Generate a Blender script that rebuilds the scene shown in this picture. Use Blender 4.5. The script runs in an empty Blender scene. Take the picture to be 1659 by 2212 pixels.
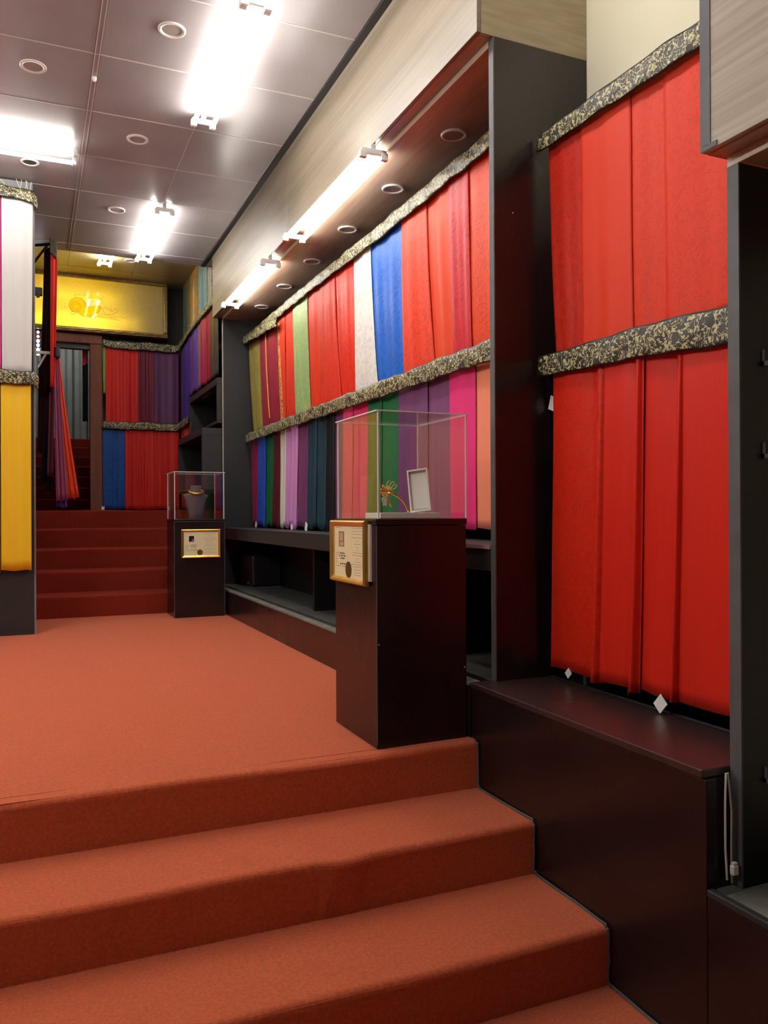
import bpy, bmesh, math, random
from mathutils import Vector, Matrix
C = bpy.context.scene.collection
PI = math.pi

# ------------------------------------------------------------------ camera, world, exposure
cam_d = bpy.data.cameras.new('camera'); cam = bpy.data.objects.new('camera', cam_d); C.objects.link(cam)
bpy.context.scene.camera = cam
F, YAW, PITCH, ROLL = 1749.9, math.radians(23.5376), math.radians(0.0984), math.radians(-0.2593)
cam_d.sensor_fit = 'HORIZONTAL'; cam_d.sensor_width = 36; cam_d.lens = 36*F/1659
cam_d.clip_start = .02
fw = Vector((math.sin(YAW)*math.cos(PITCH), math.cos(YAW)*math.cos(PITCH), math.sin(PITCH)))
r0 = Vector((math.cos(YAW), -math.sin(YAW), 0)); u0 = r0.cross(fw)
rt = r0*math.cos(ROLL) + u0*math.sin(ROLL); up = -r0*math.sin(ROLL) + u0*math.cos(ROLL)
m3 = Matrix((rt, up, -fw)).transposed()
cam.matrix_world = Matrix.Translation((0, 0, .95)) @ m3.to_4x4()
sc = bpy.context.scene
w = bpy.data.worlds.new('world'); sc.world = w; w.use_nodes = True
w.node_tree.nodes['Background'].inputs[0].default_value = (.9, .93, 1, 1)
w.node_tree.nodes['Background'].inputs[1].default_value = .05
vs = sc.view_settings; vs.view_transform = 'Standard'; vs.look = 'None'; vs.gamma = 1; vs.use_curve_mapping = False
vs.exposure = .92
sc.cycles.use_denoising = True; sc.cycles.max_bounces = 10; sc.cycles.transparent_max_bounces = 24
sc.cycles.sample_clamp_indirect = 4
TUBE = 25.0          # radiance of a fluorescent tube
ZC = 3.61            # ceiling height

# ------------------------------------------------------------------ materials
def mat(name, col, rough=.5, metal=0, spec=.5, var=0, vscale=8, bump=0, bscale=60, coat=0, stretch=(1,1,1), emit=None, estr=0, sheen=0, rvar=0):
    m = bpy.data.materials.new(name); m.use_nodes = True; nt = m.node_tree; n = nt.nodes; b = n['Principled BSDF']
    b.inputs['Base Color'].default_value = (*col, 1); b.inputs['Roughness'].default_value = rough
    b.inputs['Metallic'].default_value = metal; b.inputs['Specular IOR Level'].default_value = spec
    if coat: b.inputs['Coat Weight'].default_value = coat; b.inputs['Coat Roughness'].default_value = .12
    if sheen: b.inputs['Sheen Weight'].default_value = sheen
    if emit: b.inputs['Emission Color'].default_value = (*emit, 1); b.inputs['Emission Strength'].default_value = estr
    if var or bump or rvar:
        tc = n.new('ShaderNodeTexCoord'); mp = n.new('ShaderNodeMapping'); mp.inputs['Scale'].default_value = stretch
        nt.links.new(tc.outputs['Object'], mp.inputs[0])
        def noise(s, d=4):
            q = n.new('ShaderNodeTexNoise'); q.inputs['Scale'].default_value = s; q.inputs['Detail'].default_value = d
            nt.links.new(mp.outputs[0], q.inputs['Vector']); return q
        if var:
            q = noise(vscale); cr = n.new('ShaderNodeValToRGB')
            cr.color_ramp.elements[0].position = .3; cr.color_ramp.elements[1].position = .7
            cr.color_ramp.elements[0].color = (*[c*(1-var) for c in col], 1)
            cr.color_ramp.elements[1].color = (*[min(1, c*(1+var)) for c in col], 1)
            nt.links.new(q.outputs['Fac'], cr.inputs[0]); nt.links.new(cr.outputs[0], b.inputs['Base Color'])
        if rvar:
            q = noise(vscale*.6); mr = n.new('ShaderNodeMapRange')
            mr.inputs[3].default_value = max(.05, rough-rvar); mr.inputs[4].default_value = rough+rvar
            nt.links.new(q.outputs['Fac'], mr.inputs[0]); nt.links.new(mr.outputs[0], b.inputs['Roughness'])
        if bump:
            q = noise(bscale, 3); bp = n.new('ShaderNodeBump'); bp.inputs['Strength'].default_value = bump; bp.inputs['Distance'].default_value = .01
            nt.links.new(q.outputs['Fac'], bp.inputs['Height']); nt.links.new(bp.outputs[0], b.inputs['Normal'])
    return m

def wood(name, c0, c1, stretch, rough=.34):
    m = bpy.data.materials.new(name); m.use_nodes = True; nt = m.node_tree; n = nt.nodes; b = n['Principled BSDF']
    tc = n.new('ShaderNodeTexCoord'); mp = n.new('ShaderNodeMapping'); mp.inputs['Scale'].default_value = stretch
    nt.links.new(tc.outputs['Object'], mp.inputs[0])
    q = n.new('ShaderNodeTexNoise'); q.inputs['Scale'].default_value = 3; q.inputs['Detail'].default_value = 6; q.inputs['Roughness'].default_value = .62
    q2 = n.new('ShaderNodeTexNoise'); q2.inputs['Scale'].default_value = 22; q2.inputs['Detail'].default_value = 3
    for k in (q, q2): nt.links.new(mp.outputs[0], k.inputs['Vector'])
    ad = n.new('ShaderNodeMath'); ad.operation = 'MULTIPLY_ADD'; ad.inputs[1].default_value = .45
    nt.links.new(q2.outputs['Fac'], ad.inputs[0])
    ml = n.new('ShaderNodeMath'); ml.operation = 'MULTIPLY'; ml.inputs[1].default_value = .55; nt.links.new(q.outputs['Fac'], ml.inputs[0])
    nt.links.new(ml.outputs[0], ad.inputs[2])
    cr = n.new('ShaderNodeValToRGB'); cr.color_ramp.elements[0].position = .36; cr.color_ramp.elements[1].position = .64
    cr.color_ramp.elements[0].color = (*c0, 1); cr.color_ramp.elements[1].color = (*c1, 1)
    nt.links.new(ad.outputs[0], cr.inputs[0]); nt.links.new(cr.outputs[0], b.inputs['Base Color'])
    b.inputs['Roughness'].default_value = rough
    return m

def cloth_mat(name, col, pattern='plain', rough=.5, dark=None, pscale=1):
    """woven fabric; damask kinds modulate colour, gloss and relief in the cloth's own metric UV space"""
    m = bpy.data.materials.new(name); m.use_nodes = True; nt = m.node_tree; n = nt.nodes; b = n['Principled BSDF']
    b.inputs['Roughness'].default_value = rough; b.inputs['Sheen Weight'].default_value = .04; b.inputs['Specular IOR Level'].default_value = .22
    b.inputs['Sheen Tint'].default_value = (*[min(1, c+.1) for c in col], 1)
    tc = n.new('ShaderNodeTexCoord'); mp = n.new('ShaderNodeMapping'); nt.links.new(tc.outputs['UV'], mp.inputs[0])
    mp.inputs['Scale'].default_value = (pscale, pscale, pscale)
    d = dark or tuple(c*(.9 if pattern == 'plain' else .85) for c in col)
    mx = n.new('ShaderNodeMix'); mx.data_type = 'RGBA'
    mx.inputs[6].default_value = (*d, 1); mx.inputs[7].default_value = (*col, 1)
    if pattern == 'plain':
        q = n.new('ShaderNodeTexNoise'); q.inputs['Scale'].default_value = 6; mp.inputs['Scale'].default_value = (14, .6, 1)
        nt.links.new(mp.outputs[0], q.inputs['Vector']); out = q.outputs['Fac']; bs = .03
    elif pattern == 'damask':
        q0 = n.new('ShaderNodeTexNoise'); q0.inputs['Scale'].default_value = 14; q0.inputs['Detail'].default_value = 1
        nt.links.new(mp.outputs[0], q0.inputs['Vector'])
        q = n.new('ShaderNodeTexVoronoi'); q.inputs['Scale'].default_value = 26
        va = n.new('ShaderNodeVectorMath'); va.operation = 'MULTIPLY_ADD'; va.inputs[1].default_value = (.12, .12, .12)
        nt.links.new(q0.outputs['Color'], va.inputs[0]); nt.links.new(mp.outputs[0], va.inputs[2]); nt.links.new(va.outputs[0], q.inputs['Vector'])
        mr = n.new('ShaderNodeMapRange'); mr.inputs[1].default_value = .38; mr.inputs[2].default_value = .5
        nt.links.new(q.outputs['Distance'], mr.inputs[0]); out = mr.outputs[0]; bs = .14
    else:   # scroll
        q = n.new('ShaderNodeTexNoise'); q.inputs['Scale'].default_value = 20; q.inputs['Detail'].default_value = 1.5; q.inputs['Distortion'].default_value = 1.2
        nt.links.new(mp.outputs[0], q.inputs['Vector'])
        s = n.new('ShaderNodeMath'); s.operation = 'SUBTRACT'; s.inputs[1].default_value = .5; nt.links.new(q.outputs['Fac'], s.inputs[0])
        a = n.new('ShaderNodeMath'); a.operation = 'ABSOLUTE'; nt.links.new(s.outputs[0], a.inputs[0])
        mr = n.new('ShaderNodeMapRange'); mr.inputs[1].default_value = .03; mr.inputs[2].default_value = .06
        nt.links.new(a.outputs[0], mr.inputs[0]); out = mr.outputs[0]; bs = .10
    nt.links.new(out, mx.inputs[0]); nt.links.new(mx.outputs[2], b.inputs['Base Color'])
    bp = n.new('ShaderNodeBump'); bp.inputs['Strength'].default_value = bs; bp.inputs['Distance'].default_value = .004
    nt.links.new(out, bp.inputs['Height']); nt.links.new(bp.outputs[0], b.inputs['Normal'])
    return m

def brocade():
    m = bpy.data.materials.new('black and gold brocade'); m.use_nodes = True; nt = m.node_tree; n = nt.nodes; b = n['Principled BSDF']
    tc = n.new('ShaderNodeTexCoord')
    def math_(op, a=None, v=None, b2=None):
        k = n.new('ShaderNodeMath'); k.operation = op
        if a is not None: nt.links.new(a, k.inputs[0])
        if b2 is not None: nt.links.new(b2, k.inputs[1])
        elif v is not None: k.inputs[1].default_value = v
        return k.outputs[0]
    q = n.new('ShaderNodeTexNoise'); q.inputs['Scale'].default_value = 31; q.inputs['Detail'].default_value = .5; q.inputs['Distortion'].default_value = 1.6
    nt.links.new(tc.outputs['UV'], q.inputs['Vector'])
    curl = math_('LESS_THAN', math_('ABSOLUTE', math_('SUBTRACT', q.outputs['Fac'], .53)), .030)
    va = n.new('ShaderNodeVectorMath'); va.operation = 'MULTIPLY_ADD'; va.inputs[1].default_value = (.03, .03, .03)
    nt.links.new(q.outputs['Color'], va.inputs[0]); nt.links.new(tc.outputs['UV'], va.inputs[2])
    v = n.new('ShaderNodeTexVoronoi'); v.inputs['Scale'].default_value = 54; nt.links.new(va.outputs[0], v.inputs['Vector'])
    blob = math_('LESS_THAN', v.outputs['Distance'], .35)
    core = math_('GREATER_THAN', v.outputs['Distance'], .11)
    g = math_('MAXIMUM', math_('MULTIPLY', blob, b2=core), b2=curl)
    v2 = n.new('ShaderNodeTexVoronoi'); v2.inputs['Scale'].default_value = 7.5; nt.links.new(tc.outputs['UV'], v2.inputs['Vector'])
    med = math_('GREATER_THAN', v2.outputs['Distance'], .2)
    g = math_('MULTIPLY', g, b2=med)
    ue = n.new('ShaderNodeUVMap'); ue.uv_map = 'Edge'; sx = n.new('ShaderNodeSeparateXYZ'); nt.links.new(ue.outputs[0], sx.inputs[0])
    g = math_('MULTIPLY', g, b2=math_('LESS_THAN', math_('ABSOLUTE', math_('SUBTRACT', sx.outputs[1], .5)), .44))
    mx = n.new('ShaderNodeMix'); mx.data_type = 'RGBA'; mx.inputs[6].default_value = (.022, .016, .014, 1); mx.inputs[7].default_value = (.52, .49, .24, 1)
    nt.links.new(g, mx.inputs[0]); nt.links.new(mx.outputs[2], b.inputs['Base Color'])
    b.inputs['Roughness'].default_value = .45
    bp = n.new('ShaderNodeBump'); bp.inputs['Strength'].default_value = .5; bp.inputs['Distance'].default_value = .004
    nt.links.new(g, bp.inputs['Height']); nt.links.new(bp.outputs[0], b.inputs['Normal'])
    return m

def fresnel(nt, ior):
    """reflectance of a thin clear sheet: the same from the front and the back of each face"""
    n = nt.nodes; ge = n.new('ShaderNodeNewGeometry'); mr = n.new('ShaderNodeMapRange')
    mr.inputs[3].default_value = ior; mr.inputs[4].default_value = 1/ior
    nt.links.new(ge.outputs['Backfacing'], mr.inputs[0]); f = n.new('ShaderNodeFresnel'); nt.links.new(mr.outputs[0], f.inputs[0]); return f
def acrylic(name, tint=(.97, .98, .97)):
    m = bpy.data.materials.new(name); m.use_nodes = True; nt = m.node_tree; n = nt.nodes
    n.remove(n['Principled BSDF']); out = n['Material Output']
    t = n.new('ShaderNodeBsdfTransparent'); t.inputs[0].default_value = (*tint, 1)
    g = n.new('ShaderNodeBsdfGlossy'); g.inputs['Roughness'].default_value = .01
    f = fresnel(nt, 1.49)
    x = n.new('ShaderNodeMixShader'); nt.links.new(f.outputs[0], x.inputs[0]); nt.links.new(t.outputs[0], x.inputs[1]); nt.links.new(g.outputs[0], x.inputs[2])
    nt.links.new(x.outputs[0], out.inputs[0]); return m

def sign_panel_mat():
    m = bpy.data.materials.new('printed translucent sheet'); m.use_nodes = True; nt = m.node_tree; n = nt.nodes
    n.remove(n['Principled BSDF']); out = n['Material Output']
    tc = n.new('ShaderNodeTexCoord'); v = n.new('ShaderNodeTexVoronoi'); v.inputs['Scale'].default_value = 26; v.feature = 'DISTANCE_TO_EDGE'
    nt.links.new(tc.outputs['Object'], v.inputs['Vector'])
    mr = n.new('ShaderNodeMapRange'); mr.inputs[1].default_value = .03; mr.inputs[2].default_value = .09; nt.links.new(v.outputs[0], mr.inputs[0])
    mx = n.new('ShaderNodeMix'); mx.data_type = 'RGBA'; mx.inputs[6].default_value = (.60, .55, .38, 1); mx.inputs[7].default_value = (.55, .50, .34, 1)
    nt.links.new(mr.outputs[0], mx.inputs[0])
    t = n.new('ShaderNodeBsdfTranslucent'); d = n.new('ShaderNodeBsdfDiffuse'); g = n.new('ShaderNodeBsdfGlossy'); g.inputs['Roughness'].default_value = .02
    nt.links.new(mx.outputs[2], t.inputs[0]); nt.links.new(mx.outputs[2], d.inputs[0])
    x = n.new('ShaderNodeMixShader'); x.inputs[0].default_value = .45; nt.links.new(t.outputs[0], x.inputs[1]); nt.links.new(d.outputs[0], x.inputs[2])
    f = fresnel(nt, 1.5)
    y = n.new('ShaderNodeMixShader'); nt.links.new(f.outputs[0], y.inputs[0]); nt.links.new(x.outputs[0], y.inputs[1]); nt.links.new(g.outputs[0], y.inputs[2])
    nt.links.new(y.outputs[0], out.inputs[0]); return m

def painting_mat(name, cols, seed):
    m = bpy.data.materials.new(name); m.use_nodes = True; nt = m.node_tree; n = nt.nodes; b = n['Principled BSDF']
    tc = n.new('ShaderNodeTexCoord'); mp = n.new('ShaderNodeMapping'); mp.inputs['Scale'].default_value = (1, 2.2, 1.7); mp.inputs['Location'].default_value = (seed, seed*.7, 0)
    nt.links.new(tc.outputs['Object'], mp.inputs[0])
    q = n.new('ShaderNodeTexNoise'); q.inputs['Scale'].default_value = 7; q.inputs['Detail'].default_value = 5; q.inputs['Distortion'].default_value = .8
    nt.links.new(mp.outputs[0], q.inputs['Vector']); cr = n.new('ShaderNodeValToRGB')
    e = cr.color_ramp.elements
    e[0].position = .3; e[0].color = (*cols[0], 1); e[1].position = .7; e[1].color = (*cols[-1], 1)
    for i, c in enumerate(cols[1:-1]): k = e.new(.3+.4*(i+1)/(len(cols)-1)); k.color = (*c, 1)
    nt.links.new(q.outputs['Fac'], cr.inputs[0]); nt.links.new(cr.outputs[0], b.inputs['Base Color']); b.inputs['Roughness'].default_value = .4
    return m

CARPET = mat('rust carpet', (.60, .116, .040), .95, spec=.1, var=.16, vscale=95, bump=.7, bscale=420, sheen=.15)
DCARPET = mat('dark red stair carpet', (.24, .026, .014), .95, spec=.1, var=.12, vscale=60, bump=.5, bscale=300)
LAM = mat('black brown laminate', (.015, .0085, .009), .27, var=.3, vscale=3, rvar=.06)
LAMTOP = mat('reflection tinted worktop laminate', (.035, .016, .016), .36, spec=.8, var=.2, vscale=3)  # laminate lifted and reddened, the curtain reflection partly put into its colour
BLACK = mat('matt black board', (.007, .007, .0085), .42, var=.2, vscale=4)
GREYBLK = mat('dark grey painted board', (.020, .021, .023), .5, var=.12, vscale=3)
EDGE = mat('grey edge tape', (.09, .094, .103), .55, var=.15, vscale=12)
DUST = mat('dusty black ledge', (.045, .046, .043), .7, var=.5, vscale=5)
LIP = mat('worn grey ledge lip', (.13, .13, .115), .6, var=.35, vscale=9)
WOOD = wood('grey beige wood laminate', (.15, .118, .082), (.255, .21, .155), (1, .06, 3.2), .36)
WOODLIT = wood('brightened wood laminate', (.30, .245, .185), (.46, .40, .315), (1, .06, 3.2), .4)  # paler copy of the bulkhead wood, brighter light put into its colour
WOODX = wood('wood laminate end', (.25, .20, .12), (.38, .31, .20), (.3, 1, 2.6), .4)
SOFFIT = wood('brown soffit laminate', (.30, .20, .14), (.42, .30, .215), (1.5, .15, 1), .3)
TRIMW = mat('pale edge banding', (.55, .47, .36), .4)
TILE = mat('grey ceiling tile', (.30, .272, .28), .26, var=.05, vscale=3, rvar=.03)
TILE2 = mat('yellow lit ceiling tile', (.30, .27, .16), .3, var=.05, vscale=3)  # yellow glow of the sign partly put into the tile colour
GRID = mat('ceiling grid', (.55, .52, .5), .4)
GAPM = mat('black gap', (.01, .008, .009), .7)
CREAM = mat('cream wall paint', (.74, .70, .53), .6, var=.03, vscale=2)
DARKW = mat('dark wall', (.02, .019, .021), .6)
SIDEW = mat('side wall paint', (.09, .07, .065), .7)
WHITE = mat('white enamel', (.8, .8, .78), .4)
PAPER = mat('white paper', (.85, .84, .8), .7)
CREAMP = mat('cream certificate paper', (.80, .74, .47), .6)
INK = mat('grey print', (.34, .30, .22), .8)
INKD = mat('dark handwriting', (.05, .05, .05), .8)
REDINK = mat('red print', (.5, .05, .04), .8)
GOLD = mat('gold frame', (.72, .46, .12), .3, metal=.85, var=.15, vscale=10)
OLDGOLD = mat('dull old gold', (.30, .21, .07), .42, metal=.5, var=.3, vscale=30)
GOLDJ = mat('polished gold', (.9, .55, .12), .22, metal=.9)
GOLDP = mat('pale gold', (.85, .70, .32), .28, metal=.8)
SEAL = mat('dark gold seal', (.14, .10, .03), .35, metal=.5, bump=.3, bscale=300)
BUST = mat('charcoal velvet', (.085, .085, .09), .7, sheen=.2)
GLASSM = acrylic('clear acrylic'); AEDGE = mat('acrylic edge', (.80, .80, .80), .3)
BROC = brocade()
OLDWOOD = wood('old brown timber', (.15, .045, .025), (.22, .075, .042), (4, 4, .25), .7)
CORR = mat('grey corrugated sheet', (.26, .28, .27), .5, var=.12, vscale=4)
STEEL = mat('grey metal post', (.2, .2, .21), .5)
BRKT = mat('off white bracket', (.6, .57, .5), .5)
GREYP = mat('grey lattice panel', (.25, .25, .25), .4)
LAMPOFF = mat('unlit lamp lens', (.3, .27, .24), .4); LAMPDK = mat('dark recess', (.03, .03, .03), .6)
RING = mat('white lamp ring', (.62, .59, .56), .35)
TUBEM = mat('lit fluorescent tube', (.9, .9, .9), .4, emit=(1, .965, .89), estr=TUBE)
TUBES = mat('lit dimmer fluorescent tube', (.9, .9, .9), .4, emit=(1, .965, .89), estr=TUBE*.68)  # output lowered so the curtains below do not wash out
TUBEM2 = mat('lit bright fluorescent tube', (.9, .9, .9), .4, emit=(1, .965, .89), estr=TUBE*1.4)
TUBEL = mat('lit boosted fluorescent tube', (.9, .9, .9), .4, emit=(1, .965, .89), estr=TUBE*2.4)  # output raised to brighten the near bulkhead and the corridor
BULBM = mat('lit blue white bulb', (.9, .9, .9), .4, emit=(.75, .82, 1), estr=6)
YTUBE = mat('lit yellow lamp', (.9, .9, .9), .4, emit=(1, .74, .03), estr=230)
SIGNM = sign_panel_mat(); LINE = mat('brown drawn line', (.16, .07, .01), .6); FILL = mat('drawn amber fill', (.6, .30, .03), .6)

# ------------------------------------------------------------------ helpers
def tag(o, label=None, cat=None, group=None, kind=None):
    if label: o['label'] = label
    if cat: o['category'] = cat
    if group: o['group'] = group
    if kind: o['kind'] = kind
    return o
def thing(name, label, cat, loc=(0, 0, 0), group=None):
    o = bpy.data.objects.new(name, None); C.objects.link(o); o.location = loc; o.empty_display_size = .05
    return tag(o, label, cat, group)
def obj(name, bm, m, parent=None, smooth=False, origin=None):
    """link a world-space bmesh as ONE object; children are stored relative to their parents"""
    me = bpy.data.meshes.new(name); off = Vector((0, 0, 0)); p = parent
    while p is not None: off += p.location; p = p.parent
    if origin is not None: off = Vector(origin)
    elif parent is None:
        zs = [v.co for v in bm.verts]
        lo = [min(c[i] for c in zs) for i in range(3)]; hi = [max(c[i] for c in zs) for i in range(3)]
        off = Vector(((lo[0]+hi[0])/2, (lo[1]+hi[1])/2, lo[2]))
    bmesh.ops.translate(bm, vec=-off, verts=bm.verts)
    bm.to_mesh(me); bm.free()
    if smooth:
        for f in me.polygons: f.use_smooth = True
    me.materials.append(m); o = bpy.data.objects.new(name, me); C.objects.link(o)
    if parent is not None: o.parent = parent
    else: o.location = off
    return o
def BM(): return bmesh.new()
def bx(bm, x0, x1, y0, y1, z0, z1, bev=0, seg=2, M=None):
    t = bmesh.new(); bmesh.ops.create_cube(t, size=1)
    for v in t.verts: v.co = Vector((x0+(x1-x0)*(v.co.x+.5), y0+(y1-y0)*(v.co.y+.5), z0+(z1-z0)*(v.co.z+.5)))
    if bev: bmesh.ops.bevel(t, geom=list(t.edges), offset=bev, segments=seg, affect='EDGES', profile=.5)
    merge(bm, t, M); return bm
def merge(bm, t, M=None):
    if M is not None: bmesh.ops.transform(t, matrix=M, verts=t.verts)
    me = bpy.data.meshes.new('t'); t.to_mesh(me); t.free(); bm.from_mesh(me); bpy.data.meshes.remove(me)
def box(name, m, x0, x1, y0, y1, z0, z1, parent=None, bev=0, seg=2):
    return obj(name, bx(BM(), x0, x1, y0, y1, z0, z1, bev, seg), m, parent)
def struct(name, bm, m, **k): return tag(obj(name, bm, m, **k), kind='structure')
def tube(bm, pts, r, n=8, r1=None, cap=True):
    pts = [Vector(p) for p in pts]; rings = []; N = len(pts); prev = None
    for i, p in enumerate(pts):
        d = (pts[min(i+1, N-1)]-pts[max(i-1, 0)]).normalized()
        a = Vector((0, 0, 1)) if abs(d.z) < .9 else Vector((1, 0, 0))
        if prev is not None and (prev - d*prev.dot(d)).length > .01: a = prev
        a = (a - d*a.dot(d)).normalized(); b = d.cross(a); prev = a
        rr = r if r1 is None else r+(r1-r)*i/(N-1)
        rings.append([bm.verts.new(p+rr*(math.cos(2*PI*k/n)*a+math.sin(2*PI*k/n)*b)) for k in range(n)])
    for A, B in zip(rings, rings[1:]):
        for k in range(n): bm.faces.new((A[k], A[(k+1) % n], B[(k+1) % n], B[k]))
    if cap: bm.faces.new(rings[0][::-1]); bm.faces.new(rings[-1])
    return bm
def lathe(bm, prof, c, n=24, axis='z', sx=1, sy=1):
    """prof: (radius, height) list around c"""
    rings = [[bm.verts.new(Vector(c)+Vector((sx*r*math.cos(2*PI*k/n), sy*r*math.sin(2*PI*k/n), h))) for k in range(n)] for r, h in prof]
    for A, B in zip(rings, rings[1:]):
        for k in range(n): bm.faces.new((A[k], A[(k+1) % n], B[(k+1) % n], B[k]))
    bm.faces.new(rings[0][::-1]); bm.faces.new(rings[-1]); return bm
OVL = .005
def L(a, b, t): return a+(b-a)*t

def cloth(name, label, group, m, at, bt, ab, bb, n, nf=2, amp=.008, seed=0, edge=0, nu=22, nv=18, cat='fabric', depth=0, curve=1.4, hem=.006, parent=None):
    """hanging length of cloth: top edge at->bt, bottom edge ab->bb (x,y,z), n = direction it faces"""
    rnd = random.Random(seed); ph = [rnd.uniform(0, 2*PI) for _ in range(5)]
    at, bt, ab, bb = map(Vector, (at, bt, ab, bb)); n = Vector((n[0], n[1], 0)).normalized()
    bm = BM(); uv = bm.loops.layers.uv.new('UVMap'); g = []; W = (bt-at).length; uo = rnd.uniform(0, 5)
    for j in range(nv+1):
        t = j/nv; row = []
        for i in range(nu+1):
            u = i/nu; a = at.lerp(bt, u); b = ab.lerp(bb, u); th = t**curve
            p = Vector((L(a.x, b.x, th), L(a.y, b.y, th), L(a.z, b.z, t)))
            k = .45+.55*t
            d = amp*k*(.55*math.sin(2*PI*nf*u+ph[0]+.5*t)+.3*math.sin(2*PI*nf*2.3*u+ph[1]-.4*t)+.25*math.sin(2*PI*.6*u+ph[2]+2*t))
            d *= min(1, 5*u, 5*(1-u)); d += .0008*math.sin(9*t+ph[3])
            if edge: d += edge*k*math.exp(-((u-.90)/.055)**4) - edge*.3*k*math.exp(-((u-.75)/.09)**2)
            p += n*(d+depth); p.z += hem*t*(math.sin(2*PI*nf*u+ph[0])+.5*math.sin(5*u+ph[4]))
            row.append((bm.verts.new(p), (uo+u*W, -t*(a.z-b.z))))
        g.append(row)
    for j in range(nv):
        for i in range(nu):
            q = (g[j][i], g[j+1][i], g[j+1][i+1], g[j][i+1])
            f = bm.faces.new([v[0] for v in q])
            for l, v in zip(f.loops, q): l[uv].uv = v[1]
    o = obj(name, bm, m, parent, smooth=True)
    s = o.modifiers.new('thickness', 'SOLIDIFY'); s.thickness = .002; s.offset = 0
    if parent is None: tag(o, label, cat, group)
    return o

def band(label, pts, h, n, seed=0, bulge=.006, wav=1, group='black and gold brocade bands', tail=0):
    """brocade valance along a polyline of its centre line; h = height or list of heights"""
    rnd = random.Random(seed); pts = [Vector(p) for p in pts]; hs = h if isinstance(h, list) else [h]*len(pts)
    ns = n if isinstance(n, list) else [n]*len(pts)
    seg = [(b-a).length for a, b in zip(pts, pts[1:])]; tot = sum(seg); N = max(16, int(tot/.028)); K = 9
    bm = BM(); uv = bm.loops.layers.uv.new('UVMap'); ue = bm.loops.layers.uv.new('Edge'); g = []; p1, p2, p3 = [rnd.uniform(0, 6) for _ in range(3)]; uo = rnd.uniform(0, 9)
    for i in range(N+1):
        s = tot*i/N; k = 0; q = s
        while k < len(seg)-1 and q > seg[k]: q -= seg[k]; k += 1
        t = min(1, q/seg[k]); c = pts[k].lerp(pts[k+1], t); hh = L(hs[k], hs[k+1], t)
        nn = Vector((L(ns[k][0], ns[k+1][0], t), L(ns[k][1], ns[k+1][1], t), 0)).normalized()
        top = .006*math.sin(9*s+p1)+.005*math.sin(23*s+p2); bot = .005*math.sin(11*s+p2)+.004*math.sin(29*s+p3); row = []; top *= wav; bot *= wav
        for j in range(K+1):
            v = j/K
            d = bulge*(math.sin(PI*v)**.6)+.0025*math.sin(31*s+6*v+p3)+.002*math.sin(17*s+p1)
            e = min(i, N-i)/max(1, N); 
            z = hh*(.5-v)+L(top, bot, v)*(hh/.1)
            row.append((bm.verts.new(c+nn*d+Vector((0, 0, z))), (uo+s, v*hh), (0, v)))
        g.append(row)
    for i in range(N):
        for j in range(K):
            q = (g[i][j], g[i+1][j], g[i+1][j+1], g[i][j+1]); f = bm.faces.new([v[0] for v in q])
            for l, v in zip(f.loops, q): l[uv].uv = v[1]; l[ue].uv = v[2]
    o = obj('brocade_band', bm, BROC, None, smooth=True)
    s = o.modifiers.new('thickness', 'SOLIDIFY'); s.thickness = .006; s.offset = 0
    return tag(o, label, 'brocade band', group)

# ------------------------------------------------------------------ the setting
def slab(name, m, *b): return struct(name, bx(BM(), *b), m)
# carpeted floors: the upper floor where the pedestals stand, the lower floor under the camera, the landing
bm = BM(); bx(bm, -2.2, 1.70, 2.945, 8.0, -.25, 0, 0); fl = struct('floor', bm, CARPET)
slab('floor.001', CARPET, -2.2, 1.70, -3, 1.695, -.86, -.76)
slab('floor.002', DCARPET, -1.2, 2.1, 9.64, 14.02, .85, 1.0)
# walls
slab('wall_right', CREAM, 2.285, 2.38, -3, 3.0, -.9, 3.9)
slab('wall_right.001', DARKW, 2.285, 2.38, 3.0, 8.3, -.9, 3.9)
slab('wall_right.002', DARKW, 2.10, 2.2, 8.3, 10.75, 0, 4.1)
slab('wall_left', SIDEW, -2.3, -2.2, -3, 7.0, -.9, 3.9)
slab('wall_left.001', DARKW, -.45, -.38, 7.12, 10.75, 0, 4.1)
slab('wall_back', SIDEW, -2.3, 2.4, -3.1, -3, -.9, 3.9)
bm = BM(); bx(bm, -.9, 2.2, 10.76, 10.86, 3.02, 4.1); bx(bm, .80, 2.2, 10.76, 10.86, .9, 3.02); bx(bm, -.9, .03, 10.76, 10.86, .9, 3.02)
struct('wall_far', bm, DARKW)
slab('wall_corridor_left', DARKW, -1.2, -1.1, 10.86, 17.6, .9, 5.2)
slab('wall_corridor_right', DARKW, 1.5, 1.6, 10.86, 17.6, .9, 5.2)
slab('ceiling.002', DARKW, -1.2, 1.6, 10.86, 17.6, 5.1, 5.2)
# ceilings: a backing with every tile its own piece
XE = [-2.2, -1.68, -1.01, -.33, .345, .375, 1.04, 1.675]; YE = [-3]+[8.5-.712*k for k in range(16, -1, -1)]+[8.72]
YE = sorted(set([round(y, 3) for y in YE if y >= -3]))
ce = struct('ceiling', bx(BM(), -2.2, 2.38, -3, 8.74, ZC+.005, ZC+.1), GRID)
cache = {}
def tile(x0, x1, y0, y1, z, parent, m, gap=.0035):
    wx, wy = round(x1-x0, 3), round(y1-y0, 3); key = (wx, wy, m.name)
    if key not in cache:
        t = bx(BM(), -wx/2+gap, wx/2-gap, -wy/2+gap, wy/2-gap, 0, .005, .002, 1)
        me = bpy.data.meshes.new('tile'); t.to_mesh(me); t.free(); me.materials.append(m); cache[key] = me
    o = bpy.data.objects.new('tile', cache[key]); C.objects.link(o); o.parent = parent
    o.location = Vector(((x0+x1)/2, (y0+y1)/2, z))-parent.location
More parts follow.
